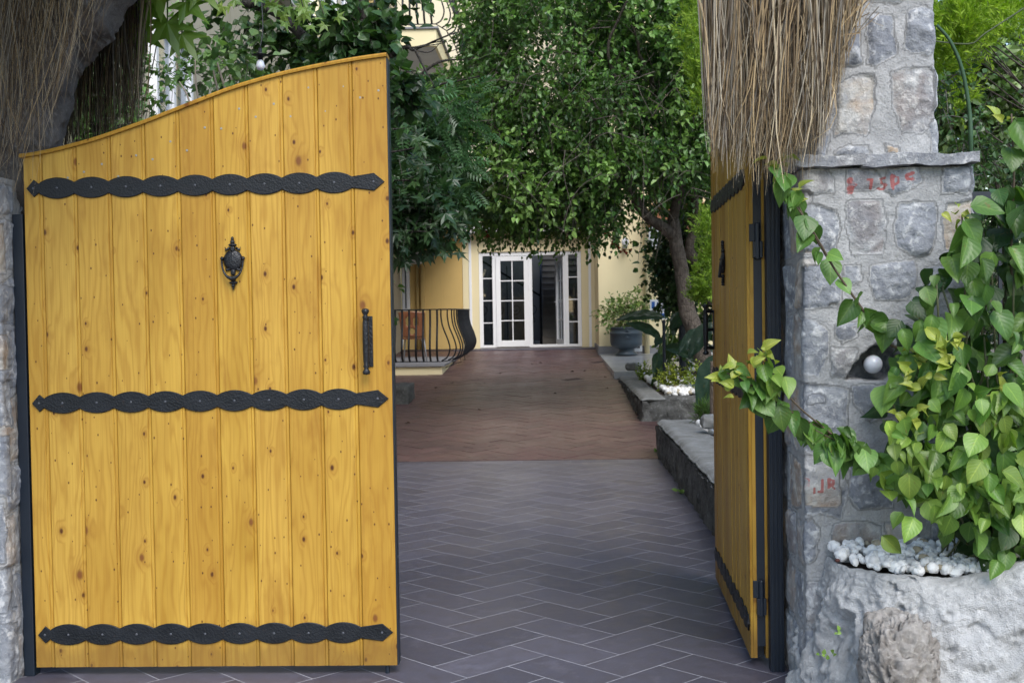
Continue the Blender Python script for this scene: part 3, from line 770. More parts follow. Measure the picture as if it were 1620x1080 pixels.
low = [S_(z6, [(45, 90), (230, 85), (285, 150), (280, 235), (140, 245), (45, 200)], .35), S_(z6, [(355, 90), (520, 88), (562, 180), (500, 225), (355, 228)], .2), S_(z6, [(583, 88), (762, 88), (792, 170), (720, 218), (620, 252), (583, 220)]),
       S_(z6, [(900, 80), (1075, 70), (1090, 180), (1050, 238), (900, 238)]), S_(z6, [(45, 280), (200, 300), (300, 335), (328, 440), (292, 565), (200, 585), (60, 570)]), S_(z6, [(358, 278), (560, 268), (592, 400), (562, 582), (388, 585), (350, 420)], .25),
       S_(z6, [(660, 290), (862, 278), (872, 450), (832, 588), (750, 602), (640, 540), (628, 420)]), S_(z6, [(930, 290), (1085, 275), (1090, 420), (1085, 565), (920, 562), (898, 400)], .9), S_(z6, [(50, 640), (230, 630), (330, 660), (332, 862), (240, 892), (55, 908)]),
       S_(z6, [(342, 640), (432, 650), (442, 732), (350, 772)]), S_(z6, [(490, 640), (752, 610), (757, 772), (700, 842), (520, 852), (483, 720)]), S_(z6, [(798, 650), (1070, 630), (1070, 790), (830, 802), (793, 720)]),
       S_(r5, [(470, 510), (560, 500), (652, 560), (657, 682), (600, 792), (500, 772), (470, 640)]), S_(r5, [(678, 530), (792, 520), (792, 592), (720, 627), (678, 580)]), S_(r5, [(1000, 540), (1200, 540), (1280, 640), (1050, 660)]),
       S_(r5, [(660, 642), (800, 650), (795, 690), (735, 790), (665, 790)], .15), S_(r5, [(535, 860), (640, 865), (655, 930), (530, 935)]), S_(r5, [(765, 830), (990, 825), (1010, 960), (860, 1010), (770, 915)]),
       S_(r5, [(1030, 700), (1250, 700), (1280, 900), (1040, 960)]), S_(r6, [(440, 118), (540, 103), (622, 122), (637, 332), (560, 342), (436, 332)], .75), S_(r6, [(658, 130), (780, 108), (850, 150), (845, 332), (700, 338), (653, 280)]),
       S_(r6, [(438, 388), (500, 378), (537, 420), (512, 562), (440, 580)]), S_(r6, [(588, 398), (700, 388), (792, 410), (792, 502), (690, 512), (583, 480)], .5), S_(r6, [(808, 398), (950, 393), (962, 502), (810, 495)], .9),
       S_(r6, [(880, 120), (1100, 110), (1120, 330), (890, 335)], .2), S_(r6, [(1010, 400), (1180, 395), (1190, 520), (1010, 510)]), S_(r6, [(445, 650), (600, 640), (640, 820), (450, 830)], .3), S_(r6, [(440, 860), (560, 850), (600, 1050), (440, 1060)]), S_(r6, [(640, 850), (850, 850), (850, 1050), (640, 1050)])]
low += random_stones(-.58, -.03, .0, 2.1, 5, .24, .16, .3, .03, .5) + random_stones(.70, 1.25, 0, 2.1, 6)
hole = [r5(*p) for p in [(880, 640), (960, 632), (1010, 690), (990, 790), (930, 812), (840, 802), (745, 800), (770, 745), (812, 690)]]
pz = lambda a, b: A(z6(a, b)); pr = lambda a, b: A(r6(a, b))
strokes = [((378, 168), (377, 228), .020), ((378, 168), (412, 190), .009), ((412, 190), (384, 205), .009), ((470, 158), (496, 160), .009), ((495, 160), (492, 210), .009),
           ((548, 158), (578, 148), .007), ((550, 160), (555, 180), .007), ((555, 180), (582, 190), .008), ((582, 190), (568, 212), .008), ((568, 212), (540, 210), .008),
           ((614, 140), (616, 210), .013), ((614, 140), (650, 148), .008), ((650, 148), (650, 178), .008), ((650, 178), (620, 192), .007), ((735, 122), (692, 138), .010), ((692, 138), (698, 160), .008), ((698, 160), (735, 152), .008), ((735, 152), (738, 188), .010)]
paint = [(pz(*a), pz(*b), w) for a, b, w in strokes]
paint += [(pr(*a), pr(*b), .0072) for a, b in [((462, 205), (466, 245)), ((462, 205), (486, 210)), ((486, 210), (486, 245)), ((452, 235), (490, 236)), ((505, 245), (505, 268)), ((540, 210), (540, 262)), ((522, 262), (540, 262)), ((566, 208), (566, 245)), ((566, 208), (590, 214)), ((590, 214), (588, 230)), ((588, 230), (566, 230)), ((572, 230), (592, 248))]]
sp = thing('stone_pillar', (1.31, 5.0, 0), 'grey rubble stone gate pillar on the right with red painted marks and a ledge', 'pillar', 'stone pillars of the gateway')
mb = MB(); stone_block(mb, [(XL, YF+.60), (XL, YF), (XR, YF), (XR, YF+.60)], -.02, 2.085, .0062, low, 3, .60, paint, hole); mb.build('lower_block', M['stone'], sp, True)
up = [S_(r3, [(830, 80), (870, 68), (962, 78), (988, 262), (880, 322), (843, 310)]), S_(r3, [(1040, 50), (1120, 28), (1185, 55), (1190, 242), (1140, 278), (1018, 240), (1030, 130)]), S_(r3, [(700, 130), (800, 165), (817, 302), (780, 332), (700, 320)]),
      S_(r3, [(700, 415), (770, 368), (872, 362), (882, 520), (837, 662), (760, 655), (678, 662), (690, 500)], .85), S_(r3, [(948, 353), (1060, 328), (1185, 328), (1190, 500), (1170, 605), (1100, 652), (1010, 648), (968, 530)], .3), S_(r3, [(678, 742), (740, 705), (840, 713), (868, 757), (690, 762)]),
      S_(r3, [(925, 698), (996, 718), (992, 752), (935, 752)], 1.), S_(r3, [(830, -140), (1000, -150), (1010, 10), (850, 20)]), S_(r3, [(1040, -150), (1180, -150), (1180, -10), (1050, -20)], .3), S_(r3, [(640, -120), (800, -130), (800, 60), (650, 60)]), S_(r3, [(540, 80), (670, 90), (660, 340), (550, 330)]), S_(r3, [(520, 380), (650, 380), (650, 640), (530, 640)])]
up += random_stones(0, .45, 2.93, 3.6, 9, .22) + random_stones(-.5, -.03, 2.1, 3.6, 10, .22) + random_stones(.5, 1.0, 2.1, 3.6, 12, .22)
mb = MB(); stone_block(mb, [(1.06, YF+.52), (1.06, YF+.03), (1.512, YF+.03), (1.512, YF+.52)], 2.09, 3.55, .0065, up, 17, .49, None, None, .007, 1.15); mb.build('upper_column', M['stone'], sp, True)
mb = MB()
for k, (a, b) in enumerate(((XL-.035, 1.21), (1.212, 1.40), (1.402, XR+.012))):
    rough_box(mb, (a, YF-.045, 2.088+.001*k), (b, YF+.62, 2.134-.001*(k % 2)), .012, .016, 9, 40+k, (1., .3+.2*k, .1))
mb.build('ledge', M['stone'], sp, True)
# round lamp in the hollow of the pillar
wl = thing('wall_lamp', at(1381, 576, 4.82), 'white round lamp globe set in a dark hollow of the right stone pillar', 'lamp')
p = at(1381, 576, 4.80); mb = MB(); sphere(mb, p, .037, 24, 14); mb.build('globe', M['bulb'], wl, True)
mb = MB(); lathe(mb, p+A([0, .033, 0]), [(.018, 0), (.022, .01), (.022, .05)], 14, (0, 1, 0)); mb.build('lamp_socket', M['cast'], wl, True)

# left pillar
lp = thing('stone_pillar', (-2.75, 5.1, 0), 'dim grey stone pillar cut by the left edge of the photo, its rough top leaning in as an arch', 'pillar', 'stone pillars of the gateway')
mb = MB(); xs_r = -2.325
stone_block(mb, [(-3.15, 5.62), (-3.15, 4.98), (xs_r, 4.98), (xs_r, 5.62)], -.02, 2.15, .0075, random_stones(.0, .82, 0, 2.1, 31, .24, .17, .3, .028, .12)+random_stones(.85, 1.5, 0, 2.1, 32, .24)+random_stones(-.62, -.03, 0, 2.1, 33, .24), 19, .64)
mb.build('lower_block', M['stone'], lp, True)
# the rough springer of an arch over the pillar
mb = MB(); edge = [at(24, 330, 5.12), at(60, 250, 5.1), at(72, 190, 5.08), at(86, 110, 5.06), at(108, 60, 5.05), at(135, 28, 5.05), at(160, -8, 5.05), at(215, -60, 5.05), at(300, -120, 5.05)]
E_ = curve(edge, 90); ns = len(E_); na = 64; V = []
for i, p in enumerate(E_):
    wd = .62+.25*i/ns; t = norm(np.gradient(E_, axis=0)[i]); inn = norm(A([-t[2], 0, t[0]]))
    for a in np.arange(na)/na*2*math.pi:
        cx_, cy_ = math.cos(a), math.sin(a); ex = abs(cx_)**.6*np.sign(cx_); ey = abs(cy_)**.6*np.sign(cy_)
        V.append(p + inn*(wd/2)*(1+ex) + A([0, 1, 0])*(.20+.20*ey))
V = A(V); ctr = np.repeat(E_, na, 0); N_ = np.stack([fbm(V*6+k*5, 4, 60+k) for k in range(3)], 1); V = V+N_*.06+.024*np.stack([fbm(V*28+k*5, 3, 70+k) for k in range(3)], 1)
k = np.arange(na); k2 = (k+1) % na
F = np.concatenate([np.stack([i*na+k, i*na+k2, (i+1)*na+k2, (i+1)*na+k], 1) for i in range(ns-1)])
mb.add(V, [F, A([k[::-1]]), A([(ns-1)*na+k])]); mb.build('arch_springer', M['archstone'], lp, True)

# ================================================================== THATCH
def strands(mb, roots, tips, w, cols, bend=.06, seed=0, seg=7):
    r = np.random.default_rng(seed); n = len(roots); t = np.linspace(0, 1, seg)
    mid = (roots+tips)/2 + r.normal(0, bend, (n, 3))*A([1, .6, .3]); mid2 = roots*.25+tips*.75 + r.normal(0, bend*.9, (n, 3))*A([1, .6, .3])
    P = ((1-t)**3)[:, None, None]*roots + (3*(1-t)**2*t)[:, None, None]*mid + (3*(1-t)*t*t)[:, None, None]*mid2 + (t**3)[:, None, None]*tips   # seg,n,3
    T = np.gradient(P, axis=0); a = r.random(n)*math.pi; fx = np.stack([np.cos(a), np.sin(a), 0*a], 1)
    W = norm(np.cross(T, np.broadcast_to(np.cross(fx, A([0, 0, 1.])), T.shape)) + 1e-6); wd = (w[None, :]*(1-.75*t[:, None]**3))[:, :, None]
    N_ = norm(np.cross(T, W))
    Lf = P-W*wd*.5; Rg = P+W*wd*.5; C_ = P+N_*wd*.22
    V = np.stack([Lf, C_, Rg], 2).transpose(1, 0, 2, 3).reshape(-1, 3)
    f = np.concatenate([grid_faces(seg, 3)[None]+(np.arange(n)*seg*3)[:, None, None]]).reshape(-1, 4)
    mb.add(V, f, np.repeat(cols, seg*3, 0))
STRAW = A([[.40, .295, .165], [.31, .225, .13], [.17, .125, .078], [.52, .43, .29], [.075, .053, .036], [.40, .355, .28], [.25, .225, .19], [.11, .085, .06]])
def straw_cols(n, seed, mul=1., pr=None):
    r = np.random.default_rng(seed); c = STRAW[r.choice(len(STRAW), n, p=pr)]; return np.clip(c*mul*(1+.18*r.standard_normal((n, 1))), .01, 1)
def fringe(mb, n, x_tip, env, ylo, yhi, root_x, root_y, seed, mul=1., wid=(.004, .009), short=.35, bend=.05):
    r = np.random.default_rng(seed); x = x_tip[0]+(x_tip[1]-x_tip[0])*r.random(n)
    ye = np.interp(x, [e[0] for e in env], [e[1] for e in env]); Yd = ylo+(yhi-ylo)*r.random(n)
    y = ye - np.minimum(r.exponential(short*90, n), 420) - 25*(Yd-ylo)/(yhi-ylo+1e-6) + r.normal(0, 17, n)
    tips = A([at(a, b, c) for a, b, c in zip(x, y, Yd)])
    roots = A([at(np.clip(root_x(a)+r.normal(0, 1)*(18 if r.random() < .6 else 48), a-16, a+75), root_y+r.normal(0, 25), c) for a, c in zip(x, Yd)])
    roots[:, 1] += r.normal(0, .02, n)
    strands(mb, roots, tips, wid[0]+(wid[1]-wid[0])*r.random(n)**1.6, straw_cols(n, seed+1, mul), bend*(1-.65*((x[:, None] > 1290) | ((x[:, None] > 1100) & (x[:, None] < 1160)))), seed+2)
mb = MB(); env = [(1112, 205), (1130, 262), (1160, 268), (1195, 285), (1240, 288), (1275, 262), (1298, 245), (1312, 205), (1326, 150), (1344, 90), (1358, 20)]
fringe(mb, 3600, (1116, 1366), env, 4.44, 4.70, lambda x: 1250+(x-1240)*.92+max(0, x-1300)*.3, -330, 1, 1.12, (.0022, .0065), .6, .075)
fringe(mb, 260, (1116, 1340), env, 4.40, 4.46, lambda x: 1262+(x-1240)*1.0, -330, 5, 1.25, (.004, .008), .5, .09)
fringe(mb, 700, (1118, 1350), [(e[0], e[1]-20) for e in env[2:-1]]+[(1366, 20)], 4.40, 4.62, lambda x: x+8+max(0, x-1300)*.3, -10, 7, 1.2, (.0022, .006), .5, .075)
rough_box(mb, (.62, 4.40, 3.30), (1.30, 5.4, 3.6), .1, .05, 3, 6, (.15, .11, .075))
tf = mb.build('thatch_fringe', M['straw']); tag(tf, 'shaggy tan thatch hanging over the open gate leaf and right pillar', 'thatch', 'thatch hanging from the gateway')
mb = MB(); env = [(-80, 330), (20, 300), (40, 240), (70, 215), (100, 160), (130, 90), (165, 40)]
fringe(mb, 620, (-70, 160), env, 4.72, 4.95, lambda x: x+35+(20 if x < 60 else 0), -360, 21, .95, (.002, .0045), 1.4, .17)
rough_box(mb, (-4.4, 2.7, 3.36), (-1.45, 6.3, 3.75), .12, .06, 3, 5, (.15, .11, .075))  # unseen thatch slab overhead, added to shade the left pillar and planks
fringe(mb, 26, (20, 60), [(20, 310), (60, 300)], 4.8, 4.9, lambda x: x+10, -200, 25, .9, (.0025, .004), .5, .10)
fringe(mb, 34, (60, 145), [(60, 260), (145, 120)], 4.8, 4.9, lambda x: x-60, -300, 29, 1.0, (.0025, .004), .4, .15)
tf2 = mb.build('thatch_fringe', M['straw']); tag(tf2, 'sparse brown thatch strands over the left arch stone, with an unseen shading slab above', 'thatch', 'thatch hanging from the gateway')
mb = MB(); env = [(60, 300), (120, 270), (160, 250), (215, 235), (228, 190), (236, 150)]
fringe(mb, 1100, (60, 226), env, 5.55, 6.0, lambda x: x-14, -330, 31, .42, (.004, .009), .9, .07)  # straw colour scaled down so these strands look backlit
tf3 = mb.build('thatch_fringe', M['straw']); tag(tf3, 'dense thatch behind the shut gate leaf at top left, coloured dark as if backlit', 'thatch', 'thatch hanging from the gateway')

# ================================================================== PLANTER
rb = thing('planter', (1.7, 4.5, 0), 'rough whitish cast rock planter at the foot of the right stone pillar', 'planter')
path = curve([(1.045, 5.0), (1.05, 4.72), (1.085, 4.54), (1.19, 4.39), (1.40, 4.30), (1.75, 4.26), (2.2, 4.24), (2.75, 4.3)], 330)
seg = np.concatenate([[0], np.cumsum(np.linalg.norm(np.diff(path, axis=0), axis=1))]); ss = np.linspace(0, seg[-1], 400)
path = np.stack([np.interp(ss, seg, path[:, 0]), np.interp(ss, seg, path[:, 1])], 1); Tn = norm(np.gradient(path, axis=0)); Nn = np.stack([Tn[:, 1], -Tn[:, 0]], 1)
Nn = np.where((Nn[:, 1:2] > .2), -Nn, Nn)
prof = curve([(.05, -.02), (.055, .15), (.03, .30), (.02, .42), (-.005, .51), (-.05, .555), (-.10, .562), (-.15, .54), (-.19, .48), (-.22, .40)], 160); npf = len(prof)
lift = np.interp(path[:, 0], [.98, 1.2, 1.4, 1.6, 1.8, 2.8], [0, .0, -.012, .03, .12, .2])
inn = np.interp(path[:, 0], [1.0, 1.1, 1.35], [.15, .3, 1.0]); pw = np.where(prof[None, :, 0] < 0, prof[None, :, 0]*inn[:, None], prof[None, :, 0])
V = np.zeros((len(path), npf, 3)); V[:, :, 0] = path[:, None, 0]+Nn[:, None, 0]*pw; V[:, :, 1] = path[:, None, 1]+Nn[:, None, 1]*pw
V[:, :, 2] = prof[None, :, 1]*(1+lift[:, None]/.56); V = V.reshape(-1, 3); N3 = np.repeat(np.concatenate([Nn, 0*Nn[:, :1]], 1), npf, 0)
zz = V[:, 2]; am = smooth(.58, .40, zz)
rid = 1-np.abs(fbm(V*A([6, 6, 4.]), 4, 81)); big = fbm(V*3.2, 4, 80)
lft = smooth(1.45, 1.15, V[:, 0])*.8+.55
am2 = smooth(.50, .38, zz); h = am*(.055*big+.085*(rid-.72)*lft+.035*lft*fbm(V*11, 4, 86)) + .014*fbm(V*20, 4, 82)+.013*(np.abs(fbm(V*48, 3, 83))-.1)-.03*smooth(.25, .5, fbm(V*13, 3, 88))*lft
V = V+N3*h[:, None]+A([0, 0, 1.])*(.010*fbm(V*14, 3, 84))[:, None]
mb = MB(); mb.add(V, grid_faces(len(path), npf)); mb.build('basin', M['plaster'], rb, True)
mb = MB(); mb.add([[1.12, 4.70, .54], [1.25, 4.52, .54], [1.45, 4.42, .54], [2.7, 4.40, .54], [2.7, 5.0, .54], [1.12, 5.0, .54]], A([[0, 1, 2, 3, 4, 5]])); mb.build('soil', M['soil'], rb)
def pebbles(mb, n, pos, size, cols, seed, tm=None):
    r = np.random.default_rng(seed); t = MB(); sphere(t, (0, 0, 0), 1, 9, 6); V0 = np.concatenate(t.V); F0 = t.F
    for k in range(n):
        s = size*(.6+.85*r.random()); sc = A([1, .8+.3*r.random(), .6+.25*r.random()])*s
        q = r.normal(0, 1, 4); q /= np.linalg.norm(q); w, x, y, z = q
        Rm = A([[1-2*(y*y+z*z), 2*(x*y-z*w), 2*(x*z+y*w)], [2*(x*y+z*w), 1-2*(x*x+z*z), 2*(y*z-x*w)], [2*(x*z-y*w), 2*(y*z+x*w), 1-2*(x*x+y*y)]])
        V = V0*(1+.26*fbm(V0*1.3+k*7.1, 2, seed)[:, None])*sc@Rm.T + pos[k]
        mb.add(V, F0, cols[k])
def peb_cols(n, r): 
    c = np.repeat(A([[.90, .89, .88]]), n, 0)*(1+.10*r.standard_normal((n, 1))); o = r.random(n) < .07; c[o] = A([.42, .36, .26]); return np.clip(c, .05, .88)
r = np.random.default_rng(50); pos = []
while len(pos) < 600:
    q = r.random(2); x = 1.08+q[0]*.75; y = 4.43+q[1]*.31; 
    if x < 1.12 and y < 4.6: continue
    if y < 4.435+.14*np.clip((1.33-x)/.22, 0, 1): continue
    pos.append((x, y, .562+.04*smooth(4.46, 4.75, y)+.024*r.random()))
mb = MB(); pebbles(mb, len(pos), A(pos), .0165, peb_cols(len(pos), r), 51); o = mb.build('pebbles', M['pebble'], None, False); tag(o, 'white pebbles filling the rough rock planter under the vine', 'pebbles', kind='stuff')
mb = MB(); sphere(mb, (0, 0, 0), 1, 10, 7); 
for i_, (px_, py_, s_) in enumerate(((1325, 886, .010),)):
    mb = MB(); sphere(mb, at(px_, py_, 4.52), s_, 10, 7, (.09, .03, .025), (1, .8, .7)); o = mb.build('pebble', M['pebble'], None, True); tag(o, 'small dark red pebble lying alone on the rock planter rim', 'pebble')
# porous rock leaning at the planter's foot
t = MB(); sphere(t, (0, 0, 0), 1, 150, 100); V = np.concatenate(t.V); b = fbm(V*1.5, 4, 90); cv = fbm(V*9, 3, 92); cell = np.minimum(0, cv+.12)
V = np.sign(V)*np.abs(V)**.75*(1+.30*b+.10*fbm(V*5, 3, 91)+.6*cell+.3*np.minimum(0, fbm(V*22, 2, 95)+.1))[:, None]*A([.135, .11, .20])*(1+.25*V[:, 2:3]); 
mb = MB(); mb.add(V+at(1424, 1080, 4.25), t.F); o = mb.build('rock', M['porous'], None, True); tag(o, 'brown pitted porous rock against the front of the whitish planter', 'rock')

# ================================================================== FOREGROUND VINE
HEART = tm_heart(); HEART2 = tm_heart(.36, .22, 9, .4)
vine = thing('climbing_plant', (1.62, 4.55, .5), 'broad leaved climbing plant with lime young tips growing from the pebbled planter', 'plant')
r = np.random.default_rng(77); leaf = MB(); young = MB(); stem = MB()
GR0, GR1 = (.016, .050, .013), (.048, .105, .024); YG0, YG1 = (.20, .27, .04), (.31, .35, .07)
HV = [tm_heart(), tm_heart(.34, .24, 9, .42), tm_heart(.46, .08, 9, .16), tm_heart(.38, .30, 9, .10)]
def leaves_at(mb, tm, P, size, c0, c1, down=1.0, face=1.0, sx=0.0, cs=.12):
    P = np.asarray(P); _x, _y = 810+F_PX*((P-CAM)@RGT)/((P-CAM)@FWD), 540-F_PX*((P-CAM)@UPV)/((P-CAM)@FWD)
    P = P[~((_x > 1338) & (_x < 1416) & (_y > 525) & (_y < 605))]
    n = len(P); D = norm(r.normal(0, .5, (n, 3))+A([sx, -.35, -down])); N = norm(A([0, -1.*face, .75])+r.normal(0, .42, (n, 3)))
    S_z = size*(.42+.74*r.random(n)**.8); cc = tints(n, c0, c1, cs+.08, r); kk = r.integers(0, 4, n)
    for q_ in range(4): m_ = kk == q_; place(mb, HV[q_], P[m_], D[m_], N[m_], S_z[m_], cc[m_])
def branch(pix, Y0, Y1, rad, nl, size, c0, c1, tipn=0, **k):
    P = curve([at(a, b, Y0+(Y1-Y0)*i/(len(pix)-1)) for i, (a, b) in enumerate(pix)], 26); tube(stem, P, np.linspace(rad, rad*.45, len(P)), 7, (.10, .075, .05))
    t = np.sort(r.random(nl)); q = A([P[int(a*(len(P)-1))] for a in t]) + r.normal(0, .018, (nl, 3)); leaves_at(leaf, HEART, q, size, c0, c1, **k)
    if tipn:
        e = P[-1]; q = e + r.normal(0, .028, (tipn, 3)); D = norm(r.normal(0, .8, (tipn, 3))+A([0, -.4, .35])); place(young, HEART2, q, D, norm(A([0, -.8, .6])+r.normal(0, .4, (tipn, 3))), .05*(.6+.6*r.random(tipn)), tints(tipn, YG0, YG1, .1, r))
    return P
MG0, MG1 = (.062, .150, .034), (.125, .24, .055)
branch([(1452, 560), (1400, 540), (1365, 490), (1320, 425), (1275, 350), (1245, 285), (1232, 262)], 4.5, 4.47, .006, 34, .095, MG0, MG1, 5)
branch([(1320, 425), (1290, 372), (1262, 330), (1240, 300)], 4.47, 4.46, .004, 9, .085, MG0, MG1, 4)
branch([(1480, 760), (1400, 730), (1320, 690), (1250, 650), (1190, 610), (1150, 590)], 4.42, 4.30, .006, 66, .088, MG0, (.11, .20, .04), 12)
branch([(1320, 690), (1260, 640), (1220, 590), (1200, 560)], 4.36, 4.28, .004, 20, .08, (.09, .18, .035), (.16, .25, .05), 12)
branch([(1440, 760), (1380, 720), (1330, 700), (1290, 680)], 4.40, 4.32, .004, 26, .10, MG0, MG1, 0)
branch([(1600, 900), (1570, 760), (1540, 600), (1530, 480), (1525, 400), (1522, 340)], 4.6, 4.5, .008, 30, .09, MG0, MG1, 6)
branch([(1615, 880), (1605, 600), (1600, 400), (1604, 280), (1600, 180)], 4.6, 4.45, .007, 16, .13, MG0, (.11, .21, .045), 3)
branch([(1580, 900), (1520, 760), (1480, 650), (1462, 560)], 4.5, 4.38, .008, 30, .09, MG0, MG1, 6)
for (a, b) in ((1440, 655), (1480, 560), (1590, 610), (1500, 545), (1450, 590)):   # lime shoots
    q = at(a, b, 4.28); n = 9; place(young, HEART2, q+r.normal(0, .028, (n, 3)), norm(r.normal(0, .8, (n, 3))+A([0, -.5, .1])), norm(A([0, -.9, .5])+r.normal(0, .4, (n, 3))), .055*(.6+.6*r.random(n)), tints(n, YG0, YG1, .1, r))
for (a, b, n) in ((1470, 690, 26), (1460, 740, 16), (1520, 760, 22), (1570, 640, 24), (1440, 800, 8), (1605, 790, 12), (1560, 790, 12), (1600, 660, 12)):
    q = A([at(a+r.normal(0, 28), b+r.normal(0, 28), 4.20+.12*r.random()) for _ in range(n)]); leaves_at(leaf, HEART, q, .085, (.085, .185, .032), (.19, .29, .055))
pts = []
poly = A([(1400, 560), (1450, 470), (1500, 400), (1540, 330), (1625, 280), (1680, 300), (1680, 900), (1600, 900), (1535, 850), (1480, 815), (1430, 770), (1400, 690), (1395, 620)])
while len(pts) < 520:
    q = A([[1380+r.random()*300, 280+r.random()*620]])
    if poly_sdf(q, poly)[0] > -6: pts.append(at(q[0, 0], q[0, 1], 4.28+.38*r.random()))
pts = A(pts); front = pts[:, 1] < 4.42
leaves_at(leaf, HEART, pts[~front], .105, GR0, GR1); leaves_at(leaf, HEART, pts[front], .10, (.050, .125, .028), (.115, .215, .045))  # deeper leaves tinted darker for the shade inside the plant
for k in range(44):
    a = pts[r.integers(len(pts))]; tube(stem, curve([(1.62+r.normal(0, .1), 4.6, .56), (a+A([1.6, 4.6, .5]))/2+r.normal(0, .05, 3), a], 10), [.004]*11, 5, (.09, .10, .05))
leaf.build('foliage', M['bigleaf'], vine, True); young.build('young_leaves', M['bigleaf'], vine, True); stem.build('stems', M['stem'], vine, True)
for i_, (a, b, lb) in enumerate(((1042, 716, 'small green weed at the corner of the near kerb slab where grey paving starts'), (1078, 778, 'small green weed at the foot of the near kerb slab, midway to the open leaf'))):
    q0_ = at(a, b, 5); q0_ = CAM+(q0_-CAM)*(EYE-.015)/(EYE-q0_[2]); n = 9; mb = MB(); q = q0_+r.normal(0, .02, (n, 3))*A([1, 1, .4]); place(mb, tm_oval(), q, norm(r.normal(0, .7, (n, 3))+A([-.3, -.3, .6])), norm(A([0, -.5, .8])+r.normal(0, .3, (n, 3))), .045*(.7+.5*r.random(n)), tints(n, (.06, .13, .03), (.15, .24, .06), .1, r)); tag(mb.build('weed', M['leaf'], None, True), lb, 'weed')
# little weeds at the planter foot
for i_, (a, b, Y) in enumerate(((1308, 1040, 4.36), (1322, 1000, 4.35))):
    mb = MB(); n = 6 if i_ == 0 else 4; q = at(a, b, Y)+r.normal(0, .012, (n, 3)); place(mb, tm_oval(), q, norm(r.normal(0, .7, (n, 3))+A([0, -.5, .5])), norm(A([0, -.8, .6])+r.normal(0, .3, (n, 3))), .02*(.7+.5*r.random(n)), tints(n, (.08, .16, .03), (.2, .33, .07), .1, r))
    tag(mb.build('weed', M['leaf'], None, True), ['small green weed sprouting low at the corner of planter and pillar', 'tiny green weed in a crack of the planter front, above another weed'][i_], 'weed')

# ================================================================== HOUSE
hs = thing('house', (-1., 27, 0), 'yellow rendered house at the end of the drive with white glazed double door and balconies', 'house')
FYp = 27.1; D0 = gz(27.1)
def hbox(mb, x0, x1, y0, y1, z0, z1): return box(mb, (x0, y0, z0), (x1, y1, z1))
DX0, DX1, DZ1 = -1.655, .655, 2.885
mb = MB()   # portal around the door: jambs, lintel
hbox(mb, -2.02, DX0-.0, FYp, FYp+.25, .0, 3.30); hbox(mb, DX1, 1.06, FYp, FYp+.25, .0, 3.30); hbox(mb, DX0, DX1, FYp, FYp+.25, DZ1, 3.30)
mb.build('portal', M['yellow'], hs, bevel=.006)
mb = MB()
for x in (-1.845, .845): mb = MB(); hbox(mb, x-.03, x+.03, FYp-.02, FYp-.003, D0-.1, 3.29); mb.build('pilaster_trim', M['pvc'], hs, bevel=.004)
mb = MB(); hbox(mb, -2.15, 1.12, FYp-.35, FYp+.2, 3.302, 3.40); hbox(mb, -2.10, 1.08, FYp-.28, FYp+.2, 3.402, 3.46); mb.build('portal_cornice', M['whitewall'], hs, bevel=.01)
mb = MB(); hbox(mb, -6, 3.2, FYp+.03, FYp+.3, 3.47, 12.5); mb.build('upper_wall', M['pale'], hs)
mb = MB(); hbox(mb, -3.42, -2.022, FYp+.02, FYp+.3, 0, 3.46); mb.build('end_wall', M['sun'], hs)
mb = MB(); hbox(mb, .955, 6.5, 24.9, 27.1-.003, 0, 11.5); mb.build('right_wing', M['yellow'], hs)
mb = MB(); hbox(mb, .935, 4.5, 24.875, 24.897, .55, .79); hbox(mb, .93, .953, 24.9, 27.09, .5, .80); mb.build('skirting', M['skirt'], hs)
# long left side wall with its windows
LWX = -3.42
mb = MB(); hbox(mb, LWX-.3, LWX, 5.2, 27.1, -.05, 12.5); mb.build('side_wall', M['cream'], hs)
def side_window(y0, y1, z0, z1, bars=1, cur=True):
    mb = MB(); X = LWX
    for (a, b, c, d) in ((y0, y0+.07, z0, z1), (y1-.07, y1, z0, z1), (y0+.071, y1-.071, z0, z0+.07), (y0+.071, y1-.071, z1-.07, z1)): box(mb, (X+.003, a, c), (X+.075, b, d))
    for k in range(bars): ym = y0+(y1-y0)*(k+1)/(bars+1); box(mb, (X+.004, ym-.035, z0+.071), (X+.065, ym+.035, z1-.071))
    w = mb.build('window', M['pvc'], hs, bevel=.004)
    mb = MB(); box(mb, (X+.02, y0+.05, z0+.05), (X+.026, y1-.05, z1-.05)); mb.build('pane', M['glass'], w)
    mb = MB(); box(mb, (X+.004, y0+.05, z0+.05), (X+.009, y1-.05, z1-.05)); mb.build('curtain', M['curtain'] if cur else M['dark'], w)
    mb = MB(); box(mb, (X+.003, y0-.08, z0-.06), (X+.14, y1+.08, z0-.003)); mb.build('window_sill', M['whitewall'], w, bevel=.005)
side_window(10.2, 11.25, 2.3, 4.12, 1); side_window(17.2, 21.0, 5.5, 7.6, 3); side_window(14.2, 15.5, 5.6, 7.6, 1); side_window(19.5, 20.8, 1.9, 3.3, 1, False)
# end window, visible past the gate
mb = MB(); a = at(622, 414, 27.1); b = at(649, 492, 27.1)
x0, x1, z0, z1 = LWX+.03, b[0], b[2], a[2]
for (p, q, c, d) in ((x0, x0+.06, z0, z1), (x1-.07, x1, z0, z1), (x0+.061, x1-.071, z0, z0+.06), (x0+.061, x1-.071, z1-.06, z1)): box(mb, (p, FYp-.06, c), (q, FYp+.018, d))
w = mb.build('window', M['pvc'], hs, bevel=.004); mb = MB(); box(mb, (x0+.05, FYp-.02, z0+.05), (x1-.05, FYp-.012, z1-.05)); mb.build('pane', M['glass'], w); mb = MB(); box(mb, (x0+.05, FYp+.005, z0+.05), (x1-.05, FYp+.015, z1-.05)); mb.build('curtain', M['curtain'], w)
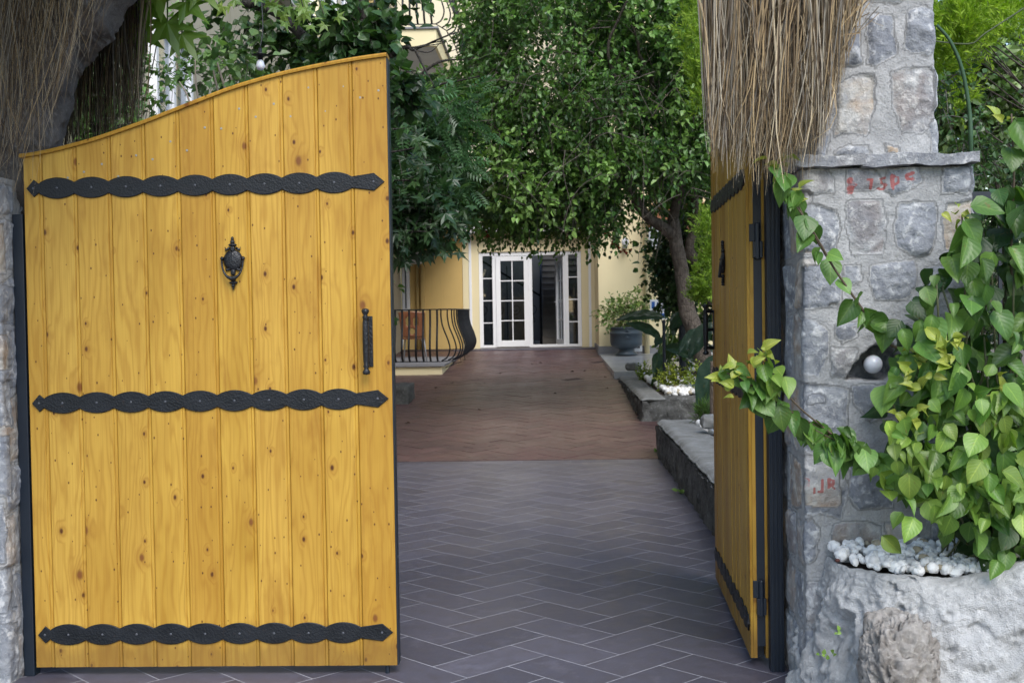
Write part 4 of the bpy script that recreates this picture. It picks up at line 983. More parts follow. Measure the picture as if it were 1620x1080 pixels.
# pipes
for (px, py, Y, zt, r_, mt) in ((1022, 420, 24.83, 9, .055, 'yellow'), (668, 440, 27.04, 3.3, .05, 'sun'), (660, 440, 27.05, 3.3, .03, 'sun')):
    p = at(px, py, Y); mb = MB(); lathe(mb, (p[0], p[1], .5), [(r_, 0), (r_, zt*.31), (r_*1.25, zt*.311), (r_*1.25, zt*.311+.06), (r_, zt*.32), (r_, zt)], 14); mb.build('drain_pipe', M[mt], hs, True)
p = at(515, 20, 17.6); mb = MB(); lathe(mb, (LWX+.07, 17.3, 2.), [(.06, 0), (.06, 3.5), (.075, 3.51), (.075, 3.58), (.06, 3.6), (.06, 9)], 14); mb.build('drain_pipe', M['yellow'], hs, True)
# roof slab edge over the right wing (terracotta beam and white lamp beneath)
mb = MB(); p = at(1028, 365, 24.6); box(mb, (p[0], 24.0, p[2]), (p[0]+2.2, 24.88, p[2]+.5)); mb.build('canopy', M['terra'], hs)
# ---- the door
dr = None
def frame_rect(mb, x0, x1, y0, y1, z0, z1, t, tb=None):
    tb = tb or t
    box(mb, (x0, y0, z0), (x0+t, y1, z1)); box(mb, (x1-t, y0, z0), (x1, y1, z1)); box(mb, (x0+t+.0006, y0+.001, z1-t), (x1-t-.0006, y1-.001, z1)); box(mb, (x0+t+.0006, y0+.001, z0), (x1-t-.0006, y1-.001, z0+tb))
px2x = lambda px: at(px, 475, FYp)[0]
zb, zt = D0+.012, DZ1
f = MB(); y0, y1 = FYp+.04, FYp+.11
frame_rect(f, DX0+.003, DX1-.003, y0, y1, zb, zt-.003, .085, .06)
for px in (782, 839.5, 897):
    x = px2x(px); box(f, (x-.04, y0+.002, zb+.061), (x+.04, y1-.002, zt-.089))
door = f.build('door', M['pvc'], hs, bevel=.005)
def panes(x0, x1, z0, z1, cols, rows, y, parent, t=.022):
    m = MB()
    for k in range(1, cols): x = x0+(x1-x0)*k/cols; box(m, (x-t/2, y-.012, z0), (x+t/2, y+.012, z1))
    for k in range(1, rows): z = z0+(z1-z0)*k/rows; box(m, (x0, y-.0105, z-t/2), (x1, y+.0105, z+t/2))
    m.build('glazing_bar', M['pvc'], parent); m = MB(); box(m, (x0, y-.003, z0), (x1, y+.003, z1)); m.build('pane', M['glass'], parent)
panes(DX0+.088, px2x(782)-.04, zb+.06, zt-.088, 1, 4, (y0+y1)/2, door); panes(px2x(897)+.04, DX1-.088, zb+.06, zt-.088, 1, 4, (y0+y1)/2, door)
xa, xb = px2x(782)+.042, px2x(839.5)-.042
f = MB(); frame_rect(f, xa, xb, y0-.03, y1-.03, zb+.02, zt-.10, .105, .14); dl = f.build('door_leaf', M['pvc'], hs, bevel=.005); panes(xa+.105, xb-.105, zb+.16, zt-.205, 2, 4, (y0+y1)/2-.03, dl)
# open leaf: hinge at the right, swung inside
W_ = xb-xa; hx_ = px2x(897)-.045
f = MB(); frame_rect(f, 0, W_, -.035, .035, 0, zt-.12-zb, .105, .14); hold = thing_leaf = None
def rot(mb, ang, base):
    c, s = math.cos(ang), math.sin(ang); Rm = A([[c, -s, 0], [s, c, 0], [0, 0, 1]]); mb.V = [v@Rm.T+A(base) for v in mb.V]; return mb
ang = math.radians(180-76); base = (hx_, y0+.04, zb+.02)
ol = rot(f, ang, base).build('door_leaf', M['pvc'], hs, bevel=.005)
m = MB(); H_ = zt-.12-zb
for k in range(1, 4): z = .14+(H_-.245)*k/4; box(m, (.105, -.0105, z-.011), (W_-.105, .0105, z+.011))
box(m, (W_/2-.011, -.012, .14), (W_/2+.011, .012, H_-.105)); rot(m, ang, base).build('glazing_bar', M['pvc'], ol)
m = MB(); box(m, (.105, -.003, .14), (W_-.105, .003, H_-.105)); rot(m, ang, base).build('pane', M['glass'], ol)
m = MB(); tube(m, [(W_-.06, .036, 1.0), (W_-.06, .075, 1.0), (W_-.17, .078, 1.0)], .011, 8); tube(m, [(W_-.06, -.036, 1.0), (W_-.06, -.075, 1.0), (W_-.17, -.078, 1.0)], .011, 8); box(m, (W_-.08, .0355, .9), (W_-.04, .041, 1.1)); rot(m, ang, base).build('door_handle', M['pvc'], ol)
# ---- hall and stairs behind the door
mb = MB(); hbox(mb, -2.4, -2.3, FYp+.3, 33, 0, 4.2); hbox(mb, 1.9, 2.0, FYp+.3, 33, 0, 4.2); hbox(mb, -2.4, 2.0, 33.0, 33.1, 0, 4.2); hbox(mb, -2.29, 1.89, FYp+.31, 30.6, 3.7, 3.8); mb.build('hall', M['dark'], hs)  # ceiling stops short: unseen opening added to let sky light into the hall
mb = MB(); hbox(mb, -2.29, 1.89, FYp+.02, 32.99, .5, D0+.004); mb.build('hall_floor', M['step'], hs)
st = thing('staircase', (.3, 30, D0), 'pale stone stairs rising inside the hall behind the open door', 'staircase')
mb = MB()
for k in range(14): box(mb, (-.25, 29.3+.27*k, D0+.006), (1.88, 29.3+.27*k+.271 if k < 13 else 32.98, D0+.17*(k+1))); box(mb, (-.27, 29.27+.27*k, D0+.17*(k+1)+.001), (1.885, 29.3+.27*k+.28, D0+.17*(k+1)+.03))
mb.build('steps', M['step'], st, bevel=.006)
mb = MB(); 
for k in range(12): x = -.29; y = 29.4+.27*k; tube(mb, [(x, y, D0+.17*k+.1), (x, y, D0+.17*k+1.05)], .009, 6)
tube(mb, [(-.29, 29.3, D0+1.0), (-.29, 32.4, D0+2.95)], .022, 8); tube(mb, [(-.29, 29.28, D0+.01), (-.29, 29.28, D0+1.25)], .03, 8)
def scroll(mb, x, y, z, s, r=.008):
    t = np.linspace(0, 2.6*math.pi, 26); a = .03+.013*t; 
    for q in (1, -1): tube(mb, np.stack([x+q*a*np.cos(t)*s*1.2, 0*t+y, z+q*(.16*s-a*np.sin(t)*s*1.2)], 1), r, 5, cap=False)
tube(mb, [(-1.5, 29.25, D0+.01), (-.3, 29.25, D0+.02)], .012, 6); tube(mb, [(-2.25, 29.25, D0+2.4), (-.3, 29.25, D0+1.2)], .022, 8)
for x in (-1.9, -1.5, -1.1, -.7): tube(mb, [(x, 29.25, D0+.02), (x, 29.25, D0+1.45-(x+.3)*.6)], .009, 6); scroll(mb, x+.2, 29.25, D0+.75, .8)
mb.build('iron_railing', M['iron'], st, True)
mb = MB(); p = at(989, 383, 24.7); box(mb, (p[0]-.05, 24.75, p[2]-.12), (p[0]+.05, 24.88, p[2]-.02)); sphere(mb, (p[0], 24.68, p[2]), .10, 14, 9, sc=(.8, .8, 1)); o = mb.build('wall_lamp', M['signw'], None, True); tag(o, 'small white wall lamp on the yellow wall among hanging twigs right of the door', 'lamp')
mb = MB(); p = at(1038, 376, 23.9); f = MB(); box(f, (p[0]-.16, 23.7, p[2]-.22), (p[0]+.16, 23.95, p[2]+.2)); o = f.build('floodlight', M['signw'], None, bevel=.02); tag(o, 'white box light hung under the terracotta canopy behind the tree fork', 'light')
# air conditioner under the middle balcony, on the end wall
ac = thing('air_conditioner', (-3.05, 26.7, 2.75), 'grey air conditioner box above the window at the far end of the left wing', 'air conditioner')
mb = MB(); a = at(627, 395, 26.6); b = at(665, 417, 26.6); box(mb, (a[0], 26.55, b[2]), (b[0], 26.95, a[2]+.25)); mb.build('casing', M['whitewall'], ac, bevel=.02)
mb = MB(); xm = (a[0]+b[0])/2
for rr in (.08, .15, .21): tube(mb, [(xm+rr*math.cos(t), 26.54, (a[2]+.25+b[2])/2+rr*math.sin(t)) for t in np.linspace(0, 2*math.pi, 25)], .006, 5, cap=False)
mb.build('fan_grille', M['cast'], ac)

# ---- balconies: plinth, rails and bellied bars, each bar its own part
def balcony(label, z0, zf, group, rail=.98):
    X1, Y0, Y1, X0 = -1.985, 21.35, 27.07, LWX+.01
    b = thing('balcony', ((X0+X1)/2, 24, z0), label, 'balcony', group)
    m = MB(); box(m, (X0, Y0, z0), (X1, Y1, zf-.04)); m.build('plinth', M['yellow'], b, bevel=.01)
    m = MB(); box(m, (X0, Y0-.04, zf-.038), (X1+.04, Y1, zf)); m.build('floor_slab', M['skirt'], b, bevel=.006)
    bow = lambda y: np.interp(y, [Y0, Y0+.5, Y0+1.2, Y0+2.5, Y1], [0, .14, .20, .20, .12])
    m = MB()
    for zz, t in ((zf+.05, .012), (zf+rail, .018)):
        box(m, (X0+.02, Y0+.01-t, zz-t*.6), (X1-.01+t, Y0+.01+t, zz+t*.6)); ys = np.linspace(Y0+.012, Y1-.02, 24); tube(m, np.stack([X1-.01+bow(ys), ys, 0*ys+zz], 1), t*.8, 6)
    for k in range(5): y = Y0+.6+k*1.15; xb_ = X1-.01+float(bow(y)); tube(m, [(xb_, y, zf+.05), (xb_+.02, y, zf-.03), (X1-.005, y, zf-.09)], .008, 5)
    m.build('rail', M['iron'], b)
    bulge = curve([(0, rail), (.0, rail*.86), (.03, rail*.68), (.115, rail*.45), (.15, rail*.28), (.10, rail*.13), (.0, .06)], 36)
    m = MB(); tube(m, [(X0+.1, Y0+.01-q[0], zf+q[1]) for q in bulge], .0185, 6, cap=False); first = m.build('baluster', M['iron'], b, True)
    n = int((X1-X0-.1)/.125)
    for k in range(1, n+1):
        c = first.copy(); COL.objects.link(c); c.parent = b; c.location = (.125*k, 0, 0)
    m = MB(); tube(m, [(X1-.01+q[0], Y0+.06, zf+q[1]) for q in bulge], .013, 6, cap=False); s1 = m.build('baluster', M['iron'], b, True)
    for k in range(1, 21):
        c = s1.copy(); COL.objects.link(c); c.parent = b; c.location = (float(bow(Y0+.06+.265*k)), .265*k, 0)
    return b
balcony('ground level yellow balcony terrace with bellied black bars beside the red ramp', gz(21.4)-.15, .62, 'balconies with bellied black railings')
balcony('middle balcony hidden mostly by leaves, one storey above the ground level terrace', 3.40, 3.72, 'balconies with bellied black railings')
balcony('topmost balcony seen from below at the top of the photo with pale soffit', 6.26, 6.60, 'balconies with bellied black railings')
mb = MB(); hbox(mb, LWX+.02, -2.03, 21.4, 27.0, 6.252, 6.2585); mb.build('soffit', M['whitewall'], hs)
mb = MB(); hbox(mb, LWX+.003, LWX+.05, 22.5, 25, 6.65, 9.0); mb.build('ochre_panel', M['sun'], hs)
# chair on the terrace
ch = thing('chair', at(655, 572, 22.6)*A([1, 1, 0])+A([0, 0, .62]), 'brown plastic chair with pierced back standing on the railed ground terrace', 'chair')
cx, cy, cz = ch['_org']
bk = MB(); nu, nv = 17, 21; V = []
for i in range(nu):
    for j in range(nv):
        u = i/(nu-1)*2-1; v = j/(nv-1); wdt = .20+.05*v; V.append([cx+u*wdt, cy-.20-.10*v+.04*u*u, cz+.47+.46*v+.02*math.cos(u*1.5)*v])
Fq = grid_faces(nu, nv); c = A(V)[Fq].mean(1); u_ = (c[:, 0]-cx); v_ = (c[:, 2]-cz-.47)/.46
holef = (((u_+.07)/.045)**2+((v_-.62)/.20)**2 < 1)|(((u_-.07)/.045)**2+((v_-.62)/.20)**2 < 1)|((u_/.05)**2+((v_-.25)/.13)**2 < 1)
bk.add(V, Fq[~holef]); o = bk.build('backrest', M['plastic'], ch, True); sm = o.modifiers.new('solid', 'SOLIDIFY'); sm.thickness = .012
m = MB(); rough_box(m, (cx-.21, cy-.19, cz+.43), (cx+.21, cy+.22, cz+.46), .03, .0, 1, 0, rnd=.03); m.build('seat', M['plastic'], ch, True)
for sx in (-1, 1):
    for sy in (-1, 1): m = MB(); tube(m, [(cx+sx*.18, cy+sy*.17, cz+.43), (cx+sx*.22, cy+sy*.22, cz)], .013, 8); m.build('leg', M['alu'], ch, True)

# ================================================================== RAISED BEDS, TERRACE
def kerb(name, lo, hi, label, seed, amp=.022):
    m = MB(); rough_box(m, lo, (hi[0], hi[1], hi[2]-.06), .028, amp, 9, seed); b = thing(name, ((lo[0]+hi[0])/2, lo[1], lo[2]), label, 'kerb', 'stone kerbs of the raised beds'); m.build('rough_face', M['kerbface'], b, True)
    m = MB(); rough_box(m, (lo[0]-.012, lo[1]-.012, hi[2]-.07), (hi[0], hi[1], hi[2]), .03, .022, 6, seed+5, topamp=.012, rnd=.10); m.build('top_slab', M['kerb'], b, True); return b
kerb('stone_kerb', (1.075, 6.75, -.02), (1.50, 12.72, .385), 'long rough kerb slab nearest the open gate leaf', 101, .028)
kb = kerb('stone_kerb', (1.085, 15.1, -.05), (1.44, 20.2, .44), 'farther rough kerb slab leading to the polished terrace by the planted bed', 111, .055)
m = MB(); rough_box(m, (1.38, 15.12, -.05), (2.6, 15.45, .425), .03, .06, 8, 117, rnd=.05); m.build('front_face', M['kerbface'], kb, True)
m = MB(); m.add([[1.02, 20.2, .0], [1.02, 20.2, .50], [6, 20.2, .50], [6, 20.2, 0], [.945, 24.9, 0], [.945, 24.9, .635], [6, 24.9, .635], [6, 24.9, 0]], A([[0, 1, 2, 3][::-1], [0, 4, 5, 1][::-1], [1, 5, 6, 2][::-1]])); o = m.build('terrace', M['marble']); tag(o, kind='structure')
m = MB()
V = A([[1.45, 6.75, .345], [4.6, 6.75, .5], [4.6, 12.6, .5], [1.45, 12.6, .345]]); m.add(V, A([[0, 1, 2, 3]])); V = A([[1.40, 15.3, .41], [6, 15.3, .5], [6, 20.3, .6], [1.40, 20.3, .46]]); m.add(V, A([[0, 1, 2, 3]])); m.add([[1.13, 12.7, .012], [6, 12.7, .05], [6, 15.2, .05], [1.13, 15.2, .1]], A([[0, 1, 2, 3]])); o = m.build('bed_soil', M['soil']); tag(o, kind='structure')
r = np.random.default_rng(61)
def pebble_bed(n, f, size, label, seed):
    r = np.random.default_rng(seed); P = A([f(r) for _ in range(n)]); m = MB(); pebbles(m, n, P, size, peb_cols(n, r), seed+1); o = m.build('pebbles', M['pebble'], None, True); tag(o, label, 'pebbles', kind='stuff')
def fb(r):
    y = 15.42+4.6*r.random()**1.4; x = 1.46+.75*r.random()-.012*(y-15.4); return (x, y, .45+.02*(y-15.4)/5+.04*r.random())
pebble_bed(1300, fb, .034, 'white pebbles in the farther bed round the big dark leaves', 62)
pebble_bed(260, lambda r: (1.44+.5*r.random(), 8.0+4.2*r.random(), .375+.035*r.random()), .036, 'white pebbles in the near bed by the open gate leaf', 64)
m = MB(); rough_box(m, at(1118, 668, 11.2)+A([-.06, -.1, -.06]), at(1118, 668, 11.2)+A([.12, .1, .07]), .02, .03, 10, 65, rnd=.06); o = m.build('stone', M['kerb'], None, True); tag(o, 'grey boulder lying on the near pebble bed by a grass tuft', 'stone')
m = MB(); p = at(1000, 582, 19.3); rough_box(m, p+A([-.10, -.1, -.04]), p+A([.1, .1, .09]), .02, .03, 10, 66, rnd=.06); o = m.build('stone', M['kerb'], None, True); tag(o, 'grey boulder at the far left tip of the farther pebble bed', 'stone')
# stone block by the gate edge, left of the ramp
m = MB(); a = at(628, 640, 13.2); rough_box(m, (-3.0, 17.2, .18), (-2.09, 18.0, .50), .025, .02, 9, 68, rnd=.02); o = m.build('stone_block', M['kerbface'], None, True); tag(o, 'low dark stone block beside the ramp, next to the shut gate leaf', 'block')

# drum pot with shrub
pt = thing('plant_pot', at(991, 557, 24.25)*A([1, 1, 0])+A([0, 0, .63]), 'blue grey drum planter on a flared foot standing on the polished terrace', 'pot')
bx, by, bz = pt['_org']; m = MB()
lathe(m, (bx, by, bz), [(.22, 0), (.215, .03), (.15, .09), (.15, .12), (.22, .14), (.31, .20), (.325, .27), (.325, .42), (.335, .425), (.335, .45), (.325, .455), (.325, .53), (.34, .535), (.34, .565), (.31, .565), (.30, .50), (.0, .50)], 36); m.build('drum', M['pot'], pt, True)
m = MB()
for z in (.36, .50): box(m, (bx-.035, by-.345, bz+z-.03), (bx+.035, by-.322, bz+z+.03)); lathe(m, (bx, by-.345, bz+z), [(.014, 0), (.014, .012), (0, .016)], 8, (0, -1, 0))
m.build('lug', M['pot'], pt, bevel=.004)
ps = thing('potted_shrub', (bx, by, bz+.5), 'airy light green shrub growing out of the blue grey drum planter', 'shrub')
lf, tw = MB(), MB(); crown(lf, tw, [((bx-.02, by, bz+.85), (.50, .4, .36), 2), ((bx-.32, by-.1, bz+.75), (.22, .2, .15), .8), ((bx+.28, by, bz+1.15), (.15, .1, .18), .3)], 170, 7, tm_oval(.36), .075, (.10, .20, .05), (.30, .38, .14), (.15, .3), .3, .25, 3, 71, None, .2, (.06, .05, .03), .005)
for k in range(9): tube(tw, curve([(bx+r.normal(0, .03), by+r.normal(0, .03), bz+.5), (bx+r.normal(0, .15), by+r.normal(0, .1), bz+.75), (bx+r.normal(0, .3), by+r.normal(0, .15), bz+1.0)], 8), [.012]*3+[.009]*3+[.006]*3, 5, (.06, .05, .03))
lf.build('foliage', M['leaf'], ps); tw.build('stems', M['stem'], ps)
# boards and cards by the wall behind
def board(name, px0, py0, px1, py1, Y, mat, label, cat, th=.03, extra=None):
    a = at(px0, py0, Y); b = at(px1, py1, Y); t = thing(name, ((a[0]+b[0])/2, Y, b[2]), label, cat); m = MB(); box(m, (a[0], Y, b[2]), (b[0], Y+th, a[2])); m.build('panel', M[mat], t, bevel=.004)
    for (q0, r0_, q1, r1_, mt) in (extra or []):
        m = MB(); x0 = a[0]+(b[0]-a[0])*q0; x1 = a[0]+(b[0]-a[0])*q1; z0 = b[2]+(a[2]-b[2])*r0_; z1 = b[2]+(a[2]-b[2])*r1_; box(m, (x0, Y-.004, z0), (x1, Y-.0005, z1)); m.build('print', M[mt], t)
board('sign_board', 1028, 474, 1056, 505, 23.9, 'signw', 'white board with blue marks leaning behind the big dark leaves', 'sign', .03, [(.1, .55, .28, .9, 'signb'), (.4, .6, .6, .85, 'signb'), (.1, .1, .85, .3, 'signb')])
board('poster_stand', 1003, 510, 1016, 556, 24.6, 'signw', 'narrow white poster stand beside the drum planter with an orange top', 'sign', .03, [(.05, .62, .8, .95, 'signo'), (.3, .12, .7, .3, 'cast')])
board('sign_board', 1078, 500, 1098, 585, 20.5, 'signw', 'tall white and blue sign board seen between trunk and dark pole', 'sign', .04, [(.1, .45, .5, .95, 'signb')])

# big paddle leaved plants
def paddle(root, p0, pts, length, width, col, face, seed, parent, petiole=True, dr=.40):
    r = np.random.default_rng(seed); n = 16
    tip = A(pts[-1], float); S = curve([p0]+pts, 16)
    if petiole: m = MB(); tube(m, S, np.linspace(.020, .011, len(S)), 7, (.055, .10, .03)); m.build('stalk', M['stem'], parent, True)
    d = norm(S[-1]-S[-2]); side = norm(np.cross(d, face)); nr = np.cross(side, d); V = []; L = []
    for i in range(n):
        t = i/(n-1); w = width*math.sin(math.pi*min(1, t*.93+.05))**.75*(1-.15*t); b = tip+d*length*t+nr*(.10*math.sin(t*2.2))*length*.4-A([0, 0, 1])*length*dr*t*t
        for q in (-1, -.6, -.25, 0, .25, .6, 1): V.append(b+side*w*q*.5+nr*(.20*abs(q)*w+.012*math.sin(t*22+q*5))); L.append([q, t*2, 1])
    m = MB(); m.add(V, grid_faces(n, 7), np.clip(A(col)*(1+.1*r.standard_normal()), .005, 1), A(L)); m.build('leaf_blade', M['bigleaf'], parent, True)
bp = thing('paddle_leaf_plant', at(1040, 600, 17.2)*A([1, 1, 0])+A([0, 0, .45]), 'tall plant with big dark paddle leaves in the farther pebble bed', 'plant')
b0 = A(bp['_org']); DK = (.014, .035, .020)
for k, (px, py, dpx, ln, wd) in enumerate([(1050, 502, (-.82, -.2, .48), .70, .17), (1045, 535, (-.55, -.3, .6), .7, .17), (1060, 520, (.5, -.1, .7), .6, .19), (1045, 535, (-.2, -.8, .3), .45, .16), (1052, 550, (.7, -.5, .15), .5, .18), (1065, 530, (.2, .3, .9), .6, .18), (1045, 560, (-.2, -.6, -.1), .4, .18), (1072, 545, (.8, -.2, .3), .6, .2)]):
    q = at(px, py, 17.2+.15*(k % 3-1)); d = A(dpx); paddle(bp, b0+A([.05*(k % 4)-.08, .04*(k % 3), 0]), [(b0+q)/2+A([.02*(k % 3), 0, .1]), q-d*.08, q], ln, wd, DK if k % 3 else (.02, .045, .022), A([0, -1., .5]), 200+k, bp, True, .22 if k < 3 else .4)
b2 = thing('paddle_leaf_plant', at(1125, 640, 13.6)*A([1, 1, 0])+A([0, 0, .4]), 'single broad blue green leaf drooping at the edge of the open gate leaf', 'plant')
paddle(b2, A(b2['_org'])+A([.3, .3, 0]), [at(1150, 545, 13.6), at(1138, 562, 13.6)], .50, .30, (.028, .065, .045), A([0, -.8, .8]), 231, b2)
paddle(b2, A(b2['_org'])+A([.3, .4, 0]), [at(1150, 500, 14.0), at(1128, 512, 14.0)], .38, .22, (.012, .03, .02), A([0, -.9, .4]), 233, b2)
paddle(b2, A(b2['_org'])+A([.3, .4, 0]), [at(1140, 520, 14.3), at(1112, 525, 14.3)], .32, .2, (.012, .03, .02), A([0, -.9, .4]), 235, b2)
# low shrubs
def shrub(px, py, Y, z, rad, n, c0, c1, label, seed, size=.035, tm=None, name='low_shrub', tl=(.06, .14), up=-.4):
    p = at(px, py, Y); s = thing(name, (p[0], Y, z), label, 'shrub'); lf, tw = MB(), MB()
    crown(lf, tw, [((p[0], Y, z+rad[2]), rad, 1)], n, 6, tm or tm_oval(.5), size, c0, c1, tl, up, None, 3, seed, None, .3, (.05, .04, .025), .003)
    lf.build('foliage', M['shrub'], s); tw.build('twigs', M['stem'], s)
shrub(1066, 610, 16.4, .44, (.20, .18, .14), 120, (.16, .22, .03), (.30, .34, .05), 'yellow green low shrub on the white pebbles before the dark stalks', 301)
shrub(1112, 605, 15.9, .44, (.16, .16, .16), 90, (.14, .22, .03), (.26, .33, .05), 'yellow green low shrub at the foot of the weathered wooden post', 302)
shrub(1116, 655, 12.2, .37, (.09, .1, .09), 70, (.06, .13, .03), (.12, .2, .05), 'small dark grass tuft at the end of the near kerb slab', 303, .09, tm_simple(.1, .02), 'grass_tuft', (.03, .06), -1.2)
shrub(1020, 588, 18.8, .45, (.10, .14, .08), 50, (.10, .18, .03), (.22, .28, .05), 'little light green plant at the left edge of the farther pebbles', 304, .04)
shrub(1080, 520, 19.8, .5, (.35, .3, .35), 160, (.05, .12, .025), (.16, .25, .05), 'mid green bush behind the big dark leaves near the tall pole', 305, .06)
# poles and posts
def pole(px, Y, z0, z1, r_, mat, label, name='pole'):
    p = at(px, 500, Y); m = MB(); lathe(m, (p[0], Y, z0), [(r_, 0), (r_, z1-z0), (r_*1.25, z1-z0), (r_*1.25, z1-z0+.03), (0, z1-z0+.05)], 14); o = m.build(name, M[mat], None, False); tag(o, label, 'pole')
pole(1050, 16.6, .3, 1.35, .022, 'steel', 'thin dark metal pole standing among the paddle leaf stalks'); pole(1079, 18.5, .3, 4.3, .055, 'steel', 'tall navy pole rising behind the leaning tree trunk')
m = MB(); p = at(1128, 640, 11.8); limb(m, [(p[0]+.03, 11.8, .3), (p[0]+.035, 11.8, .7), (p[0]+.03, 11.8, 1.02)], .055, .05, 12, 10, .02, 71); o = m.build('wooden_post', M['woodpost'], None, True); tag(o, 'short weathered wooden post at the edge of the open gate leaf', 'post')
# debris on the ramp
leafd = MB(); V0, F0 = tm_oval(.5, .25)[:2]; leafd.add(V0*A([.055, .055, .055]), F0, (.055, .03, .02))
spots = [(745, 577), (855, 575), (790, 592), (925, 588), (958, 598), (765, 607), (878, 624), (715, 607), (960, 616), (690, 615), (842, 577), (905, 589), (820, 640), (645, 671), (760, 650)]
first = None
for i_, (a, b) in enumerate(spots):
    Y = 12.5
    for _ in range(30): q = at(a, b, Y); Y += (q[2]-gz(Y))*6*.6
    q = at(a, b, Y)
    if first is None: first = leafd.build('fallen_leaf', M['straw']); o = first
    else: o = first.copy(); COL.objects.link(o)
    tag(o, 'dark dry leaf fallen on the red tiled ramp', 'leaf', 'dry leaves fallen on the red ramp'); o.location = (q[0], q[1], gz(q[1])+.012); o.rotation_euler = (.1, .15, i_*1.3); o.scale = (1+.5*(i_ % 3), 1+.3*(i_ % 2), 1)

# ================================================================== TREES
def tree(name, loc, label, cat='tree', group=None): return thing(name, loc, label, cat, group)
# --- trumpet vine tree over the drive
T1 = tree('leafy_tree', (1.95, 16, .45), 'dense dark green tree arching over the drive with a leaning grey trunk')
bk = MB()
P = lambda px, py, Y: at(px, py, Y)
limb(bk, [P(1122, 620, 16), P(1110, 560, 16), P(1092, 500, 16), P(1080, 440, 16), P(1072, 385, 16), P(1066, 350, 16.0)], .135, .075, 40, 14, .05, 5)
limb(bk, [P(1069, 372, 16), P(1040, 352, 15.9), P(1010, 325, 15.7), P(992, 285, 15.4), P(970, 235, 15.1), P(930, 170, 14.8), P(880, 110, 14.5)], .085, .022, 40, 12, .04, 6)
limb(bk, [P(1130, 480, 16.6), P(1108, 420, 16.6), P(1092, 395, 16.5), P(1100, 340, 16.4), P(1090, 260, 16.2), P(1075, 120, 16), P(1080, -40, 16)], .08, .04, 40, 12, .04, 7)
limb(bk, [P(1066, 352, 16), P(1078, 280, 15.8), P(1085, 180, 15.6), P(1060, 60, 15.4)], .07, .03, 30, 10, .04, 8)
limb(bk, [P(992, 290, 15.4), P(950, 265, 15), P(890, 250, 14.6), P(820, 240, 14.3)], .035, .012, 24, 8, .05, 9)
limb(bk, [P(970, 235, 15.1), P(990, 170, 14.8), P(960, 90, 14.3), P(990, 0, 14)], .035, .014, 24, 8, .05, 10)
limb(bk, [P(1085, 200, 15.6), P(1030, 130, 14.8), P(1000, 40, 14.2)], .04, .014, 24, 8, .05, 12)
rr = np.random.default_rng(5)
for k in range(120):   # thin grey twigs inside the crown
    a = P(760+340*rr.random(), 40+290*rr.random(), 13.3+1.6*rr.random()); d = norm(rr.normal(0, 1, 3)+A([-.3, -.6, -.4])); L_ = .4+.5*rr.random()
    limb(bk, [a, a+d*L_*.5+rr.normal(0, .05, 3), a+d*L_+rr.normal(0, .08, 3)-A([0, 0, .12])], .0055, .002, 10, 4, .03, k)
bk.build('trunk', M['bark'], T1, True)
lf, tw = MB(), MB()
def E(px, py, Y, rx, ry, rz, w): return (at(px, py, Y), (rx, ry, rz), w)
ells = [E(900, 120, 15.2, 1.9, 1.7, 1.25, 5), E(1010, 200, 15.4, 1.25, 1.5, 1.2, 3), E(800, 240, 15.2, 1.0, 1.2, .75, 2), E(900, 300, 15.6, 1.35, 1.3, .62, 3), E(1060, 60, 15.5, 1.1, 1.5, 1.4, 2), E(960, -60, 15.4, 2.2, 1.8, 1.2, 4), E(760, 130, 15.6, .65, .9, .8, 1.2), E(1000, 330, 15.5, .6, .7, .28, .5), E(1095, 200, 16.9, .5, .6, 1.3, 1.6), E(880, 80, 16.6, 1.4, .6, 1.0, 1.6)]
pxy2 = lambda P_: ((P_-CAM)@RGT/((P_-CAM)@FWD)*F_PX+810, 540-(P_-CAM)@UPV/((P_-CAM)@FWD)*F_PX)
pxy = lambda P_: (lambda d: (d@RGT/(d@FWD)*F_PX+810, 540-d@UPV/(d@FWD)*F_PX))(P_-CAM)
def keep1(P_):
    return (P_[:, 2] > 1.55+1.20+.12*fbm(P_*2.2, 2, 4)) & ~((pxy2(P_)[0] < 742+.05*pxy2(P_)[1]) & (pxy2(P_)[1] < 112)) & ~((P_[:, 0] > .80) & (P_[:, 2] < 3.22) & (P_[:, 1] < 16.9))
G0, G1 = (.024, .076, .020), (.130, .255, .062)
crown(lf, tw, ells, 6800, 11, tm_oval(.40), .068, G0, G1, (.22, .5), .6, .10, 1.7, 401, keep1, .5)
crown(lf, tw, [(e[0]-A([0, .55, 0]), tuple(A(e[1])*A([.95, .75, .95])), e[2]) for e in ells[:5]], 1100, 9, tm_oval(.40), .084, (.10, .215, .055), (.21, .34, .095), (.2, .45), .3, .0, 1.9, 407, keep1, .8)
# drooping fringe over the door
fr = [E(790, 328, 16.2, .28, .4, .15, 1), E(850, 332, 16.2, .42, .4, .11, 1.2), E(900, 334, 16.2, .25, .3, .10, 1), E(740, 318, 16.4, .25, .3, .14, .8), E(985, 350, 16.4, .10, .12, .14, .25), E(1015, 320, 16, .14, .2, .2, .4)]
crown(lf, tw, fr, 330, 10, tm_oval(.4), .052, G0, G1, (.18, .36), 1.1, None, 1.3, 403, None, .1)
lf.build('crown', M['leaf'], T1); tw.build('twigs', M['stem'], T1)
for (a, b) in ((962, 368), (975, 387), (988, 396), (770, 372), (856, 326), (870, 334), (1082, 112)):
    fm = MB(); q0_ = at(a, b, 15.6); sphere(fm, q0_, .012, 6, 4, (.10, .06, .03))
    for k in range(6): d = norm(rr.normal(0, 1, (1, 3))-A([[0, .3, .8]])); q = q0_+rr.normal(0, .014, 3); lathe(fm, q, [(.004, 0), (.008, .035), (.02, .055)], 6, tuple(d[0]), (.30, .055, .025))
    fm.build('flower', M['flower'], T1)
